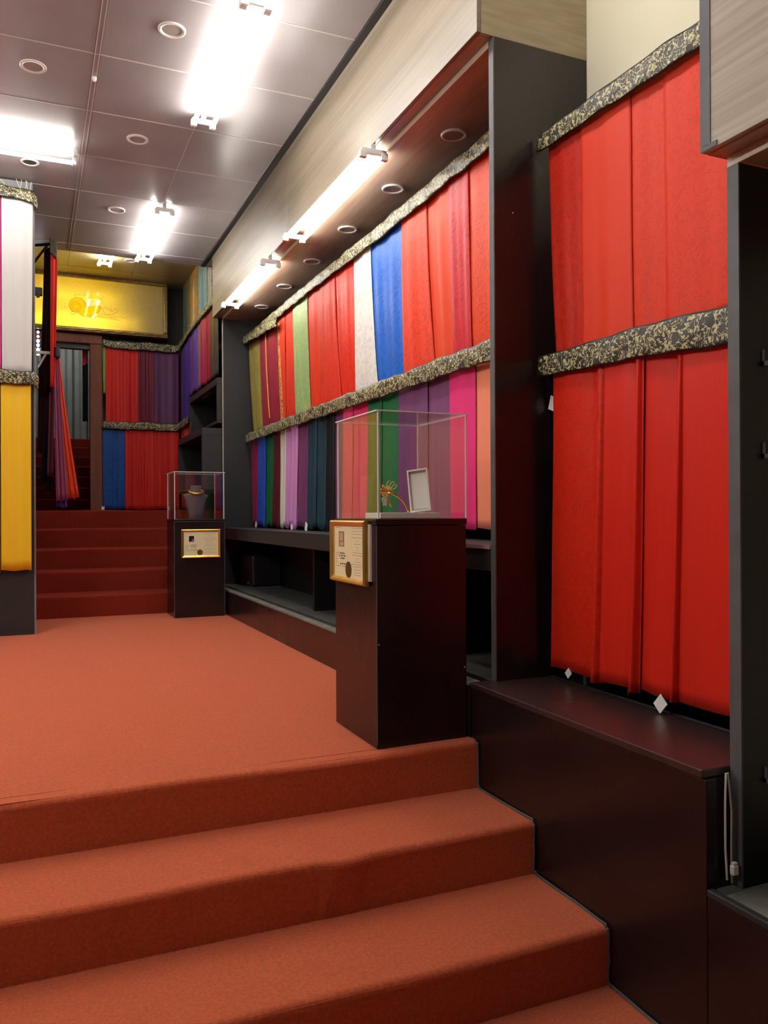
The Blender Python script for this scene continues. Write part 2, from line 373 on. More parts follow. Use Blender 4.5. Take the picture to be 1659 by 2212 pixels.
for a, b in zip(XE, XE[1:]):
    if b-a < .1: continue
    for c, d in zip(YE, YE[1:]): tile(a, b, c, d, ZC, ce, TILE)
slab('trim_1', TILE, .3505, .3695, -3, 8.72, ZC-.001, ZC+.005)
slab('trim_2', GAPM, 1.678, 1.72, -3, 8.72, ZC-.012, ZC+.005)
slab('trim_3', TILE, -.9, 2.1, 8.72, 8.745, ZC, 3.95)
JOINT = mat('pale joint strip', (.50, .46, .44), .35)
for y in YE[1:-1]: box('joint_strip', JOINT, -2.2, 1.676, y-.004, y+.004, ZC-.002, ZC+.004, ce)
for x in (.3475, .3725, 1.04): box('joint_strip', JOINT, x-.003, x+.003, -3, 8.72, ZC-.0025, ZC+.004, ce)
c2 = struct('ceiling.001', bx(BM(), -.9, 2.2, 8.745, 10.86, 3.885, 3.98), GRID)
X2 = [-.9, -.3, .4, 1.14, 1.84, 2.1]; Y2 = [8.75, 9.5, 10.2, 10.75]
for a, b in zip(X2, X2[1:]):
    for c, d in zip(Y2, Y2[1:]): tile(a, b, c, d, 3.88, c2, TILE2)

# ------------------------------------------------------------------ carpeted stairs
def wavy_step(name, m, x0, x1, y0, y1, z0, z1, parent, seed, bev=.022, dip=None):
    """one carpeted step: rounded nosing on its front (-Y) edge, slightly wavy"""
    rnd = random.Random(seed); p = [rnd.uniform(0, 6) for _ in range(4)]; bm = BM(); N = 60
    prof = [(y0, z0), (y0, z1-bev)] + [(y0+bev-bev*math.cos(a), z1-bev+bev*math.sin(a)) for a in (PI/8, PI/4, 3*PI/8)] + [(y0+bev, z1), (y0+bev+.08, z1), (y1, z1), (y1, z0)]
    g = []
    for i in range(N+1):
        x = L(x0, x1, i/N); wv = .006*math.sin(2.2*x+p[0])+.003*math.sin(7*x+p[1]); row = []
        for k, (y, z) in enumerate(prof):
            f = 1 if 0 < k < 7 else 0
            q = 0
            if dip and f: q = -.02*math.exp(-((x-dip)/.06)**2)
            dz = .003*math.sin(5*x+p[2]) if k in (2, 3, 4, 5, 6) else 0
            row.append(bm.verts.new((x, y+wv*f+q*.6, z+dz+q*.35)))
        g.append(row)
    for i in range(N):
        for k in range(len(prof)): 
            k2 = (k+1) % len(prof); bm.faces.new((g[i][k], g[i+1][k], g[i+1][k2], g[i][k2]))
    bm.faces.new(g[0]); bm.faces.new(g[-1][::-1])
    bmesh.ops.recalc_face_normals(bm, faces=bm.faces)
    return obj(name, bm, m, parent, smooth=False)
st = thing('carpeted_stairs', 'wide rust carpeted stairs in the foreground leading up to the pedestal floor', 'stairs', (0, 1.7, -.76))
yf = [2.93, 2.52, 2.105, 1.69]
for k in range(4):
    z1 = 0 if k == 0 else -.19*k; y1 = 2.945 if k == 0 else yf[k-1]+.006
    if k == 0: y1 = 3.2; 
    wavy_step('step', CARPET, -2.198, 1.698, yf[k], y1 if k else 2.955+.05, -.19*(k+1)-.05 if k < 3 else -.76, z1+(.0015 if k == 0 else 0), st, 11+k, dip=.95 if k == 1 else None)
pts = [(1.693, 2.99, .004)]
for k in range(4): pts += [(1.693, yf[k]+.012, -.19*k+.004), (1.693, yf[k]-.004, -.19*k-.01), (1.693, yf[k]-.004, -.19*(k+1)+.01), (1.693, yf[k]-.02, -.19*(k+1)+.004)]
rj = random.Random(8); P_ = []
for a, b in zip(pts, pts[1:]):
    for q in range(5): P_.append(Vector(a).lerp(Vector(b), q/5)+Vector((rj.uniform(-.003, .003), rj.uniform(-.003, .003), rj.uniform(-.002, .004))))
obj('worn_edge', tube(BM(), P_, .0042, 5), EDGE, st)
s2 = thing('carpeted_stairs', 'dark red carpeted stairs rising behind the far pedestal to the landing', 'stairs', (.9, 8.0, 0))
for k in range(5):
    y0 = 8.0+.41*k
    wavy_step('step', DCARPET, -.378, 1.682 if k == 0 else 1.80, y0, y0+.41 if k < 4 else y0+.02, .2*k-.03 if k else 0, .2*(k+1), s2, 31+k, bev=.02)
s3 = thing('carpeted_stairs', 'narrow dark carpeted stairs seen through the far doorway', 'stairs', (0, 14, 1.0))
for k in range(7):
    y0 = 14.0+.41*k
    wavy_step('step', DCARPET, -1.098, 1.498, y0, y0+.42 if k < 6 else y0+.7, 1+.2*k-.02 if k else 1.0, 1+.2*(k+1), s3, 51+k, bev=.02)

# ------------------------------------------------------------------ right side: plinths, bench, niche, partitions, bulkheads
b2 = thing('display_bench', 'black brown display bench under the long plain red curtains', 'bench', (1.9, 2.3, -.76))
box('front_panel', LAM, 1.70, 1.74, 1.692, 2.985, -.76, .212, b2, .003)
box('end_panel', BLACK, 1.742, 2.06, 1.703, 1.73, -.10, .21, b2)
box('bench_top', LAMTOP, 1.694, 2.07, 1.702, 2.50, .213, .237, b2, .003)
box('bench_top', LAMTOP, 1.694, 2.07, 2.5015, 2.985, .213, .237, b2, .003)
box('back_lip', GREYBLK, 2.07, 2.085, 1.705, 2.948, .18, .242, b2, .003)
box('slot_floor', BLACK, 2.087, 2.28, 1.705, 2.948, .10, .14, b2)
box('back_board', BLACK, 2.262, 2.284, 1.705, 2.948, .15, 1.2, b2)
lw = thing('low_ledge', 'low dusty black ledge in the dark bay at the right edge', 'ledge', (1.9, .6, -.2))
box('ledge_top', LIP, 1.70, 2.28, -1.5, 1.655, -.105, -.095, lw)
box('ledge_rail', GREYBLK, 1.696, 1.72, -1.5, 1.688, -.106, -.086, lw, .003)
box('lower_panel', LAM, 1.70, 1.74, -1.5, 1.69, -.76, -.108, lw, .003)
box('black_step', BLACK, 1.84, 2.27, .2, 1.6, -.095, -.035, lw, .006)
# partitions
def partition(label, x0, x1, y0, y1, z0, z1, nm='partition_panel'):
    t = thing(nm, label, 'partition', ((x0+x1)/2, (y0+y1)/2, z0))
    box('board', GREYBLK if 'second' not in label else BLACK, x0+.003, x1, y0, y1, z0, z1, t)
    box('edge_strip', EDGE, x0, x0+.003, y0-.001, y1+.001, z0, z1, t)
    return t
p1 = thing('partition_panel', 'tall black partition panel between the coloured curtains and the red bay', 'partition', (2.04, 2.97, .238))
box('board', LAM, 1.803, 2.283, 2.952, 2.986, .238, 2.968, p1)
box('edge_strip', EDGE, 1.798, 1.803, 2.951, 2.987, .238, 2.966, p1)
box('screw', PAPER, 1.89, 1.894, 2.949, 2.952, 2.23, 2.234, p1)
p2 = thing('partition_panel', 'black partition panel with grey taped edge at the right border', 'partition', (2.04, 1.68, -.095))
box('board', BLACK, 1.804, 2.283, 1.662, 1.70, -.094, 1.918, p2)
box('edge_strip', EDGE, 1.798, 1.804, 1.661, 1.701, -.094, 1.918, p2)
for z in (1.36, 1.10, .19): 
    bm = BM(); bx(bm, 1.885, 1.90, 1.64, 1.662, z, z+.012); bx(bm, 1.885, 1.889, 1.655, 1.662, z, z+.045); obj('shelf_bracket', bm, STEEL, p2)
p3 = thing('partition_panel', 'dark grey partition panel at the far end of the coloured curtains', 'partition', (2.04, 8.25, 0))
box('board', GREYBLK, 1.803, 2.283, 8.235, 8.265, 0, 2.938, p3)
box('edge_strip', TRIMW, 1.798, 1.803, 8.234, 8.266, .3, 2.938, p3)
# the niche under the coloured curtains
nc = thing('display_niche', 'low black display niche with a grey ledge under the coloured curtains', 'niche', (1.95, 5.6, 0))
box('plinth_panel', LAM, 1.69, 1.72, 2.99, 5.62, 0, .222, nc, .002)
box('plinth_panel', LAM, 1.69, 1.72, 5.6215, 7.995, 0, .222, nc, .002)
box('front_lip', LIP, 1.685, 1.745, 2.99, 8.0, .222, .238, nc, .004)
box('track_groove', GAPM, 1.745, 1.80, 2.99, 8.23, .19, .205, nc)
box('ledge_top', DUST, 1.80, 2.262, 2.99, 8.232, .20, .236, nc, .003)
box('back_board', BLACK, 2.262, 2.284, 2.99, 8.232, .236, .70, nc)
box('shelf', GREYBLK, 1.80, 2.283, 2.99, 8.232, .70, .812, nc, .003)
box('loose_strip', mat('mauve painted strip', (.38, .28, .30), .5), 1.792, 1.7995, 2.992, 3.30, .795, .812, nc)
for y in (5.645, 3.60): box('divider', BLACK, 1.90, 2.262, y, y+.03, .236, .70, nc)
sub = thing('subwoofer', 'black box loudspeaker standing inside the low niche', 'loudspeaker', (2.08, 7.9, .236))
box('cabinet', BLACK, 1.945, 2.25, 7.66, 8.16, .242, .555, sub, .03, 4)
box('base_rim', EDGE, 1.95, 2.245, 7.665, 8.15, .236, .244, sub)
box('badge', PAPER, 1.943, 1.9452, 7.78, 7.82, .275, .281, sub)
# bulkheads
bh = thing('bulkhead', 'long pale wood bulkhead hanging over the coloured curtains', 'bulkhead', (2.0, 5.6, 2.97))
box('face_panel', WOOD, 1.72, 1.74, 2.952, 5.70, 2.97, ZC+.003, bh, .0015)
box('face_panel', WOOD, 1.72, 1.74, 5.704, 8.35, 2.97, ZC+.003, bh, .0015)
box('end_panel', WOODX, 1.741, 2.284, 2.952, 2.97, 2.969, ZC+.003, bh)
box('end_panel', WOODX, 1.741, 2.284, 8.33, 8.35, 2.97, ZC+.003, bh)
box('underside', SOFFIT, 1.741, 1.81, 2.972, 8.328, 2.968, 2.99, bh)
box('soffit_panel', SOFFIT, 1.803, 2.284, 2.99, 5.70, 2.94, 2.966, bh)
box('soffit_panel', SOFFIT, 1.803, 2.284, 5.702, 8.232, 2.94, 2.966, bh)
box('edge_banding', TRIMW, 1.798, 1.803, 2.99, 8.232, 2.938, 2.967, bh)
bh2 = thing('bulkhead', 'pale wood bulkhead at the upper right corner beside the cream wall', 'bulkhead', (2.0, .2, 1.95))
box('face_panel', WOODLIT, 1.72, 1.74, -1.5, 1.717, 1.95, ZC+.003, bh2, .0015)
box('end_panel', WOODX, 1.741, 2.284, 1.70, 1.717, 1.95, ZC+.003, bh2)
box('underside', SOFFIT, 1.741, 1.81, -1.5, 1.698, 1.948, 1.97, bh2)
box('soffit_panel', SOFFIT, 1.803, 2.284, -1.5, 1.66, 1.92, 1.946, bh2)
box('edge_banding', TRIMW, 1.798, 1.803, -1.5, 1.70, 1.918, 1.947, bh2)
bm = BM(); bx(bm, 1.7175, 1.7195, 1.683, 1.719, 1.965, ZC); bx(bm, 1.7175, 1.7195, 1.66, 1.719, 1.952, 1.966); obj('edge_tape', bm, EDGE, bh2)

# ------------------------------------------------------------------ lamps
def fixture(label, c, axis, length, gap=.125, tm=None, group=None, tw=.014):
    """twin tube batten: c = centre of its top face"""
    x, y, z = c; t = thing('fluorescent_light', label, 'ceiling light', c, group)
    def B(a0, a1, b0, b1, z0, z1, bm):
        return bx(bm, b0+x, b1+x, a0+y, a1+y, z0, z1, .004) if axis == 'y' else bx(bm, a0+x, a1+x, b0+y, b1+y, z0, z1, .004)
    h = length/2
    obj('housing', B(-h, h, -.016, .016, z-.03, z, BM()), RING, t)
    for s in (-1, 1):
        bm = BM(); B(s*h-.012, s*h+.012, -gap/2-.012, gap/2+.012, z-.062, z-.03, bm)
        for q in (-1, 1): B(s*h-.014, s*h+.014, q*gap/2-.02, q*gap/2+.02, z-.085, z-.045, bm)
        obj('lamp_holder', bm, WHITE, t)
    for q in (-1, 1):
        zz = z-.066
        a = (x+q*gap/2, y-h+.016, zz) if axis == 'y' else (x-h+.016, y+q*gap/2, zz)
        b = (x+q*gap/2, y+h-.016, zz) if axis == 'y' else (x+h-.016, y+q*gap/2, zz)
        obj('tube', tube(BM(), [a, b], tw, 12), tm or TUBEM, t, smooth=True)
    return t
fixture('twin tube ceiling light nearest the camera cut by the top edge', (1.06, 3.35, ZC), 'y', 1.36)
fixture('long bright twin tube ceiling light at the top of the photo', (1.06, 4.74, ZC), 'y', 1.36)
fixture('twin tube ceiling light above the far pedestal near the ceiling end', (1.06, 7.85, ZC), 'y', 1.46)
fixture('twin tube ceiling light running crosswise at the left edge', (-.40, 6.30, ZC), 'x', 1.40, gap=.16)
fixture('small looking twin tube light on the yellow lit far ceiling', (.78, 9.25, 3.88), 'y', 1.1, gap=.12)
fixture('twin tube strip under the wood bulkhead, the nearer one', (1.72, 4.80, 2.967), 'y', 1.46, tm=TUBES)
fixture('twin tube strip under the wood bulkhead, the farther one', (1.72, 6.85, 2.967), 'y', 1.40, tm=TUBES)
fixture('twin tube ceiling light straight above the front stairs', (1.06, 1.95, ZC), 'y', 1.36)
fixture('twin tube ceiling light left of the pedestal aisle', (-1.2, 4.4, ZC), 'y', 1.36)
for i_, y_ in enumerate((1.9, 3.5, 5.1)):
    fixture(tm=(TUBEL if i_ == 0 else TUBEM2), label='twin tube strip high on the left wall outside the photo, %s' % ('near', 'middle', 'far')[i_], c=(-1.9, y_, 2.95), axis='y', length=1.5)
t_ = thing('lamp_shelf', 'board along the left wall carrying the strip lights, outside the photo', 'shelf', (-2.0, 2.9, 2.95)); box('board', WOODX, -2.198, -1.72, .9, 6.0, 2.95, 2.98, t_)
fixture('added twin tube light out of view over the corridor stairs', (.2, 15.4, 5.1), 'x', 1.2, tm=TUBEL)  # unseen lamp, added to brighten the corridor behind the doorway
def downlight(label, x, y, z, r=.062, lens=LAMPOFF, group='round recessed downlights'):
    t = thing('recessed_downlight', label, 'downlight', (x, y, z), group)
    bm = BM(); pr = [(r, 0), (r, -.006), (r*.92, -.010), (r*.74, -.007), (r*.72, 0)]
    n = 28; rings = [[bm.verts.new((x+a*math.cos(2*PI*k/n), y+a*math.sin(2*PI*k/n), z+h)) for k in range(n)] for a, h in pr]
    for A, B in zip(rings, rings[1:]):
        for k in range(n): bm.faces.new((A[k], A[(k+1) % n], B[(k+1) % n], B[k]))
    obj('ring', bm, RING, t, smooth=True)
    obj('lens', lathe(BM(), [(r*.73, -.001), (r*.73, -.0035)], (x, y, z), 24), lens, t)
for lb, x, y in (('unlit ceiling downlight nearest the long twin tube light', .717, 4.53), ('unlit ceiling downlight at the upper left', .02, 5.22),
                 ('unlit ceiling downlight in the middle tile row', .70, 5.95), ('unlit ceiling downlight left of the far twin tube light', .69, 7.40)):
    downlight(lb, x, y, ZC, .075)
downlight('dark round ceiling speaker below the crosswise light at the left', 0, 6.65, ZC, .065, LAMPDK)
downlight('pale round downlight on the yellow lit far ceiling', 1.06, 9.72, 3.88, .065)
for i, (x, y) in enumerate(((2.045, 3.75), (2.04, 4.52), (2.038, 5.29), (2.038, 6.07), (2.038, 6.83), (2.037, 7.585))):
    downlight('unlit soffit downlight, %s from the black partition' % ['first', 'second', 'third', 'fourth', 'fifth', 'sixth'][i], x, y, 2.94, .07)
hk = thing('ceiling_hook', 'small white plastic clip on the ceiling seam', 'clip', (.36, 5.2, ZC)); obj('clip', lathe(BM(), [(.006, 0), (.016, -.012), (.012, -.03), (.005, -.035)], (.36, 5.2, ZC+.004), 10), WHITE, hk)

# ------------------------------------------------------------------ coloured curtains, near bay
CM = {}
def cm(key, col, pat='plain', rough=.5, dark=None, ps=1):
    if key not in CM: CM[key] = cloth_mat(key+' cloth', col, pat, rough, dark, ps)
    return CM[key]
RED = (.66, .036, .008)
XU = 2.06; N = (-1, 0)
yt = [8.19, 7.73, 7.14, 7.05, 6.89, 6.64, 6.25, 5.93, 5.61, 5.21, 4.92, 4.43, 4.10, 3.83, 3.62, 3.02]
yb = [7.99, 7.60, 7.04, 6.90, 6.86, 6.56, 6.17, 5.93, 5.47, 5.19, 4.80, 4.40, 4.00, 3.77, 3.59, 3.02]
up_ = [('olive gold brocade length at the far end of the upper row', cm('olive', (.27, .22, .045), 'scroll', .5, (.17, .13, .03), 1.4), 3),
 ('maroon cloth with thin gold stripe next to the olive length', cm('maroon', (.26, .012, .035)), 4),
 ('narrow orange gold braided strip beside maroon cloth, upper row', cm('braid', (.65, .30, .07), 'scroll', .4, (.30, .03, .03), 1.2), 1),
 ('narrow scarlet length just right of the gold braid', cm('scarlet', (.62, .032, .012)), 1),
 ('scarlet length left of the green gold brocade', cm('scarlet', (.74, .04, .025)), 2),
 ('light green and gold brocade length in the upper row', cm('greengold', (.19, .40, .16), 'scroll', .45, (.42, .40, .15), 1.1), 2),
 ('plain red length right of the green gold brocade', cm('red1', RED), 2),
 ('red length with faint weave, middle of three between green and white', cm('red2', (.64, .032, .012), 'scroll', .5, (.54, .022, .008), 1.3), 3),
 ('red damask length left of the white length', cm('red3', (.62, .020, .006), 'damask', .45), 3),
 ('white damask length in the upper row', cm('white', (.66, .65, .62), 'damask', .5, (.58, .57, .54)), 2),
 ('bright blue damask length in the upper row', cm('blue', (.008, .11, .52), 'damask', .45, (.006, .09, .43)), 3),
 ('red damask length right of the blue length', cm('red4', (.66, .040, .010), 'damask', .5), 2),
 ('plain orange red length with a dark slit at its left', cm('orangered', (.68, .05, .010)), 2),
 ('crimson swirl patterned length in the upper row', cm('crimson', (.54, .016, .03), 'damask', .45), 2),
 ('red scale patterned length beside the black partition', cm('redscale', (.68, .05, .009), 'damask', .45, None, 1.3), 2)]
for i, (lb, m, nf) in enumerate(up_):
    zt = 2.79; zb = 1.74
    cloth('hanging_fabric', lb, 'fabric lengths of the upper curtain row', m, (XU, yt[i]+OVL, zt), (XU, yt[i+1]-OVL, zt), (XU, yb[i]+OVL, zb), (XU, yb[i+1]-OVL, zb), N, nf*.6, .008, 100+i, depth=.006*(i % 2), curve=1.7)
yt = [8.20, 7.89, 7.60, 7.31, 7.12, 6.91, 6.57, 6.29, 6.08, 5.85, 5.67, 5.48, 5.30, 5.01, 4.79, 4.52, 4.13, 3.86, 3.59, 3.02]
yb = [8.13, 7.92, 7.64, 7.39, 7.15, 6.97, 6.64, 6.33, 6.12, 5.88, 5.68, 5.52, 5.34, 5.05, 4.81, 4.55, 4.14, 3.85, 3.59, 3.02]
GREEN = (.012, .17, .06); PURP = (.17, .055, .16); PINK = (.75, .035, .20)
lo_ = [('wine red satin length at the far end of the lower row', (.22, .015, .06)), ('royal blue satin length in the lower row', (.025, .07, .45)),
 ('bottle green satin length beside the royal blue one', (.008, .11, .035)), ('dark brown red length beside the bottle green one', (.09, .012, .018)),
 ('cream white length beside the lilac satin', (.66, .65, .58)), ('lilac satin length in the lower row', (.60, .26, .60)),
 ('dusty purple satin length right of the lilac', (.16, .05, .14)), ('dark teal satin length, the left of two', (.018, .05, .075)),
 ('dark teal satin length, the right of two', (.02, .055, .08)), ('black satin length right of the teal pair', (.012, .012, .015)),
 ('narrow purple length behind the left edge of the clear case', PURP), ('salmon pink narrow length behind the clear case', (.75, .06, .20)),
 ('deep pink length left of the green ones behind the case', (.72, .035, .18)), ('darker green length behind the clear case', (.012, .15, .055)),
 ('green length at the case corner behind it', GREEN), ('muted purple length behind the clear case', (.17, .06, .17)),
 ('second muted purple length left of the hot pink', (.19, .065, .18)), ('hot pink length behind the right edge of the clear case', PINK),
 ('peach length beside the black partition, lower row', (.86, .27, .16))]
lo_objs = []
for i, (lb, c) in enumerate(lo_):
    nar = yt[i]-yt[i+1] < .32
    lo_objs.append(cloth('hanging_fabric', lb, 'fabric lengths of the lower curtain row', cm('low%d' % i, c, 'plain', .36 if i < 10 else .55), (XU, yt[i]+OVL, 1.735), (XU, yt[i+1]-OVL, 1.735), (XU, yb[i]+OVL, .832 if i < 17 else .868), (XU, yb[i+1]-OVL, .832 if i < 17 else .868),
          N, .8 if nar else 1.3, .016 if i < 10 else .008, 200+i, depth=-.02+.007*(i % 2), edge=.02 if i < 10 else 0, nu=34, hem=.012 if i < 10 else .005))
def price_tag(parent, p, s=.035, rot=45, n=(-1, 0), name='price_tag'):
    t = BM(); a = math.radians(rot); bm = bx(BM(), -s/2, s/2, -.0008, .0008, -s*.6, s*.6, 0)
    M = Matrix.Translation(p) @ Matrix.Rotation(math.atan2(n[0], -n[1])*-1 if False else math.atan2(n[1], n[0])+PI/2, 4, 'Z') @ Matrix.Rotation(a, 4, 'Y')
    bmesh.ops.transform(bm, matrix=M, verts=bm.verts)
    o = obj(name, bm, PAPER, parent); o['label'] = 'white paper price tag'; return o
for dy, wd in ((.27, .010),):
    bm = BM(); pts_ = [(XU-.022, L(7.73, 7.60, (k/12)**1.7)-dy*1.0, 2.66-.82*k/12) for k in range(13)]; tube(bm, pts_, wd*.5, 6)
    mo = [o for o in C.objects if o.get('label') == 'maroon cloth with thin gold stripe next to the olive length'][0]
    o = obj('gold_stripe', bm, cm('braid', (.65, .30, .07)), mo); o['label'] = 'thin gold stripe'
price_tag(lo_objs[5], (2.0, 6.53, .838), .045, 70); price_tag(lo_objs[7], (2.0, 6.14, .845), .055, 20); price_tag(lo_objs[1], (2.01, 7.74, .845), .045, 35)
band('long brocade band along the top of the coloured curtains', [(2.03, 3.0, 2.755), (2.03, 4.6, 2.735), (2.03, 6.2, 2.75), (2.03, 7.3, 2.745), (2.03, 8.13, 2.735)], [.085, .092, .085, .085, .1], N, 1, wav=.7)
band('short overlapping brocade end piece at the far top corner', [(2.005, 6.98, 2.655), (2.005, 7.6, 2.70), (2.005, 8.2, 2.73)], [.07, .1, .075], N, 5, bulge=.005)
band('brocade band across the middle of the coloured curtains', [(2.03, 3.0, 1.735), (2.03, 5, 1.735), (2.03, 7, 1.735), (2.03, 8.2, 1.725)], [.105, .1, .095, .09], N, 2, wav=.55)
rl = thing('curtain_rail', 'dark rail carrying the coloured curtains, hidden behind brocade', 'rail', (2.07, 5.6, 2.79))
obj('rod', tube(BM(), [(2.095, 2.988, 2.80), (2.095, 8.234, 2.80)], .012, 8), STEEL, rl); obj('rod', tube(BM(), [(2.105, 2.988, 1.75), (2.105, 8.234, 1.75)], .012, 8), STEEL, rl)

# ------------------------------------------------------------------ plain red bay
XR = 2.04
uy = [2.89, 2.665, 2.38, 2.20, 1.72]; by = [2.84, 2.66, 2.37, 2.19, 1.72]
ul = ['dark red damask length at the left of the red bay, upper row', 'smooth red length second from the black partition, upper row', 'narrow red length third from the black partition, upper row', 'wide red damask length at the right of the red bay, upper row']
um = [cm('bay0', (.50, .018, .006), 'damask', .45, (.42, .014, .005), 1.7), cm('bay1', (.70, .040, .010), 'plain', .5), cm('bay2', (.68, .038, .010), 'scroll', .5, (.62, .032, .008), 1.3), cm('bay3', (.70, .038, .010), 'scroll', .5, (.64, .032, .008), 1.3)]
for i in range(4):
    cloth('hanging_fabric', ul[i], 'red lengths of the near bay', um[i], (XR, uy[i]+OVL, 2.535-.01*i), (XR, uy[i+1]-OVL, 2.53-.011*i), (XR, by[i]+OVL, 1.565), (XR, by[i+1]-OVL, 1.565), N, [1, 1.2, 1, 2][i], .006, 300+i, depth=[.0, .004, .0, .004][i], curve=1.5)
uy = [2.865, 2.52, 2.31, 2.11, 1.74]; by = [2.895, 2.56, 2.34, 2.14, 1.74]
ll = ['red length beside the black partition, lower row of the red bay', 'red length second from the black partition, lower row', 'red length third from the black partition, lower row', 'flat red length against the right border, lower row']
lm = [cm('bayl0', (.64, .022, .007), 'scroll', .42, (.56, .018, .006), 1.2), cm('bayl1', (.66, .020, .009), 'plain', .42), cm('bayl2', (.66, .020, .009), 'plain', .42), cm('bayl3', (.68, .022, .010), 'plain', .45)]
rb = []
for i in range(4):
    rb.append(cloth('hanging_fabric', ll[i], 'red lengths of the near bay', lm[i], (XR, uy[i]+OVL, 1.56), (XR, uy[i+1]-OVL, 1.56), (XR, by[i]+OVL, .292+.004*i), (XR, by[i+1]-OVL, .288+.004*i), N, .8, .006, 330+i, edge=.032 if i < 3 else 0, nu=60, nv=26, depth=.008 if i % 2 else 0, hem=.004))
price_tag(rb[0], (2.035, 2.77, .285), .03, 45); price_tag(rb[2], (2.03, 2.23, .275), .045, 42); price_tag(rb[0], (2.06, 2.905, 1.42), .05, 20)
band('brocade band along the top of the red bay', [(2.01, 2.93, 2.535), (2.01, 2.5, 2.53), (2.01, 1.72, 2.505)], [.068, .085, .092], N, 3, bulge=.004, wav=.35)
band('brocade band across the middle of the red bay', [(2.01, 2.93, 1.575), (2.01, 2.4, 1.565), (2.01, 1.72, 1.53)], [.085, .11, .13], N, 4, bulge=.004, wav=.35)
rl = thing('curtain_rail', 'rail in the red bay hidden behind brocade', 'rail', (2.07, 2.3, 2.58))
obj('rod', tube(BM(), [(2.075, 1.722, 2.565), (2.075, 2.952, 2.565)], .012, 8), STEEL, rl); obj('rod', tube(BM(), [(2.075, 1.722, 1.565), (2.075, 2.952, 1.565)], .012, 8), STEEL, rl)
fr = obj('loose_thread', tube(BM(), [(2.05, 2.42, .3), (2.048, 2.42, .275), (2.052, 2.425, .262)], .002, 5), lm[1], rb[1])

# cables beside the bench end
cb = thing('cable', 'pair of thin white cables hanging at the bench end near the right border', 'cable', (1.765, 1.672, .2))
obj('wire', tube(BM(), [(1.765, 1.684, .225), (1.757, 1.680, .15), (1.757, 1.680, .02), (1.765, 1.682, -.07)], .0032, 6), WHITE, cb)
obj('wire', tube(BM(), [(1.772, 1.684, .225), (1.776, 1.676, .12), (1.776, 1.678, 0), (1.78, 1.68, -.08)], .0028, 6), BRKT, cb)
bm = BM(); bx(bm, 1.766, 1.786, 1.660, 1.675, -.052, -.025, .003); bx(bm, 1.769, 1.783, 1.662, 1.673, -.025, -.017, .002); obj('plug', bm, WHITE, cb)

# ------------------------------------------------------------------ pedestals, clear cases, certificates
def pedestal(label, x0, x1, y0, y1, z1, zt):
    t = thing('display_pedestal', label, 'pedestal', ((x0+x1)/2, (y0+y1)/2, 0))
    box('body', LAM, x0, x1, y0, y1, 0.0, z1, t, .004)
    box('top_slab', LAM, x0-.003, x1+.003, y0-.003, y1+.003, z1+.001, zt, t, .003)
    return t
pd1 = pedestal('dark brown display pedestal in front with a gold framed certificate on its side', 1.272, 1.684, 2.998, 3.48, .900, .928)
pd2 = pedestal('smaller looking dark pedestal standing at the far stairs', 1.198, 1.66, 7.55, 7.975, .885, .905)
box('edge_wear', EDGE, 1.2705, 1.2745, 2.9955, 2.9985, .02, .895, pd1)
box('edge_wear', EDGE, 1.1965, 1.2005, 7.5475, 7.5505, .01, .88, pd2); box('edge_wear', EDGE, 1.6580, 1.6615, 7.5475, 7.5505, .01, .88, pd2)
for x, z in ((1.28, .42), (1.672, .30)): obj('nail', lathe(BM(), [(.003, 0), (.003, .003)], (x, 2.996, z), 8), PAPER, pd1)
def case(label, x0, x1, y0, y1, z0, z1, lid=.008, e=.006, th=.005):
    t = thing('display_case', label, 'display case', ((x0+x1)/2, (y0+y1)/2, z0))
    box('pane', GLASSM, x0, x1, y0, y0+th, z0, z1-th, t); box('pane', GLASSM, x0, x1, y1-th, y1, z0, z1-th, t)
    box('pane', GLASSM, x0, x0+th, y0+th, y1-th, z0, z1-th, t); box('pane', GLASSM, x1-th, x1, y0+th, y1-th, z0, z1-th, t)
    box('lid', GLASSM, x0-lid, x1+lid, y0-lid, y1+lid, z1-th, z1, t)
    for x in (x0, x1):
        for y in (y0, y1): box('edge', AEDGE, x-e/2, x+e/2, y-e/2, y+e/2, z0, z1-th, t)
    for y in (y0-lid, y1+lid): box('lid_edge', AEDGE, x0-lid, x1+lid, y-e/2, y+e/2, z1-th, z1, t)
    for x in (x0-lid, x1+lid): box('lid_edge', AEDGE, x-e/2, x+e/2, y0-lid, y1+lid, z1-th, z1, t)
    return t
case('large clear acrylic case on the front pedestal', 1.284, 1.688, 3.004, 3.468, .929, 1.368)
case('small clear acrylic case on the far pedestal', 1.204, 1.655, 7.556, 7.965, .906, 1.342)

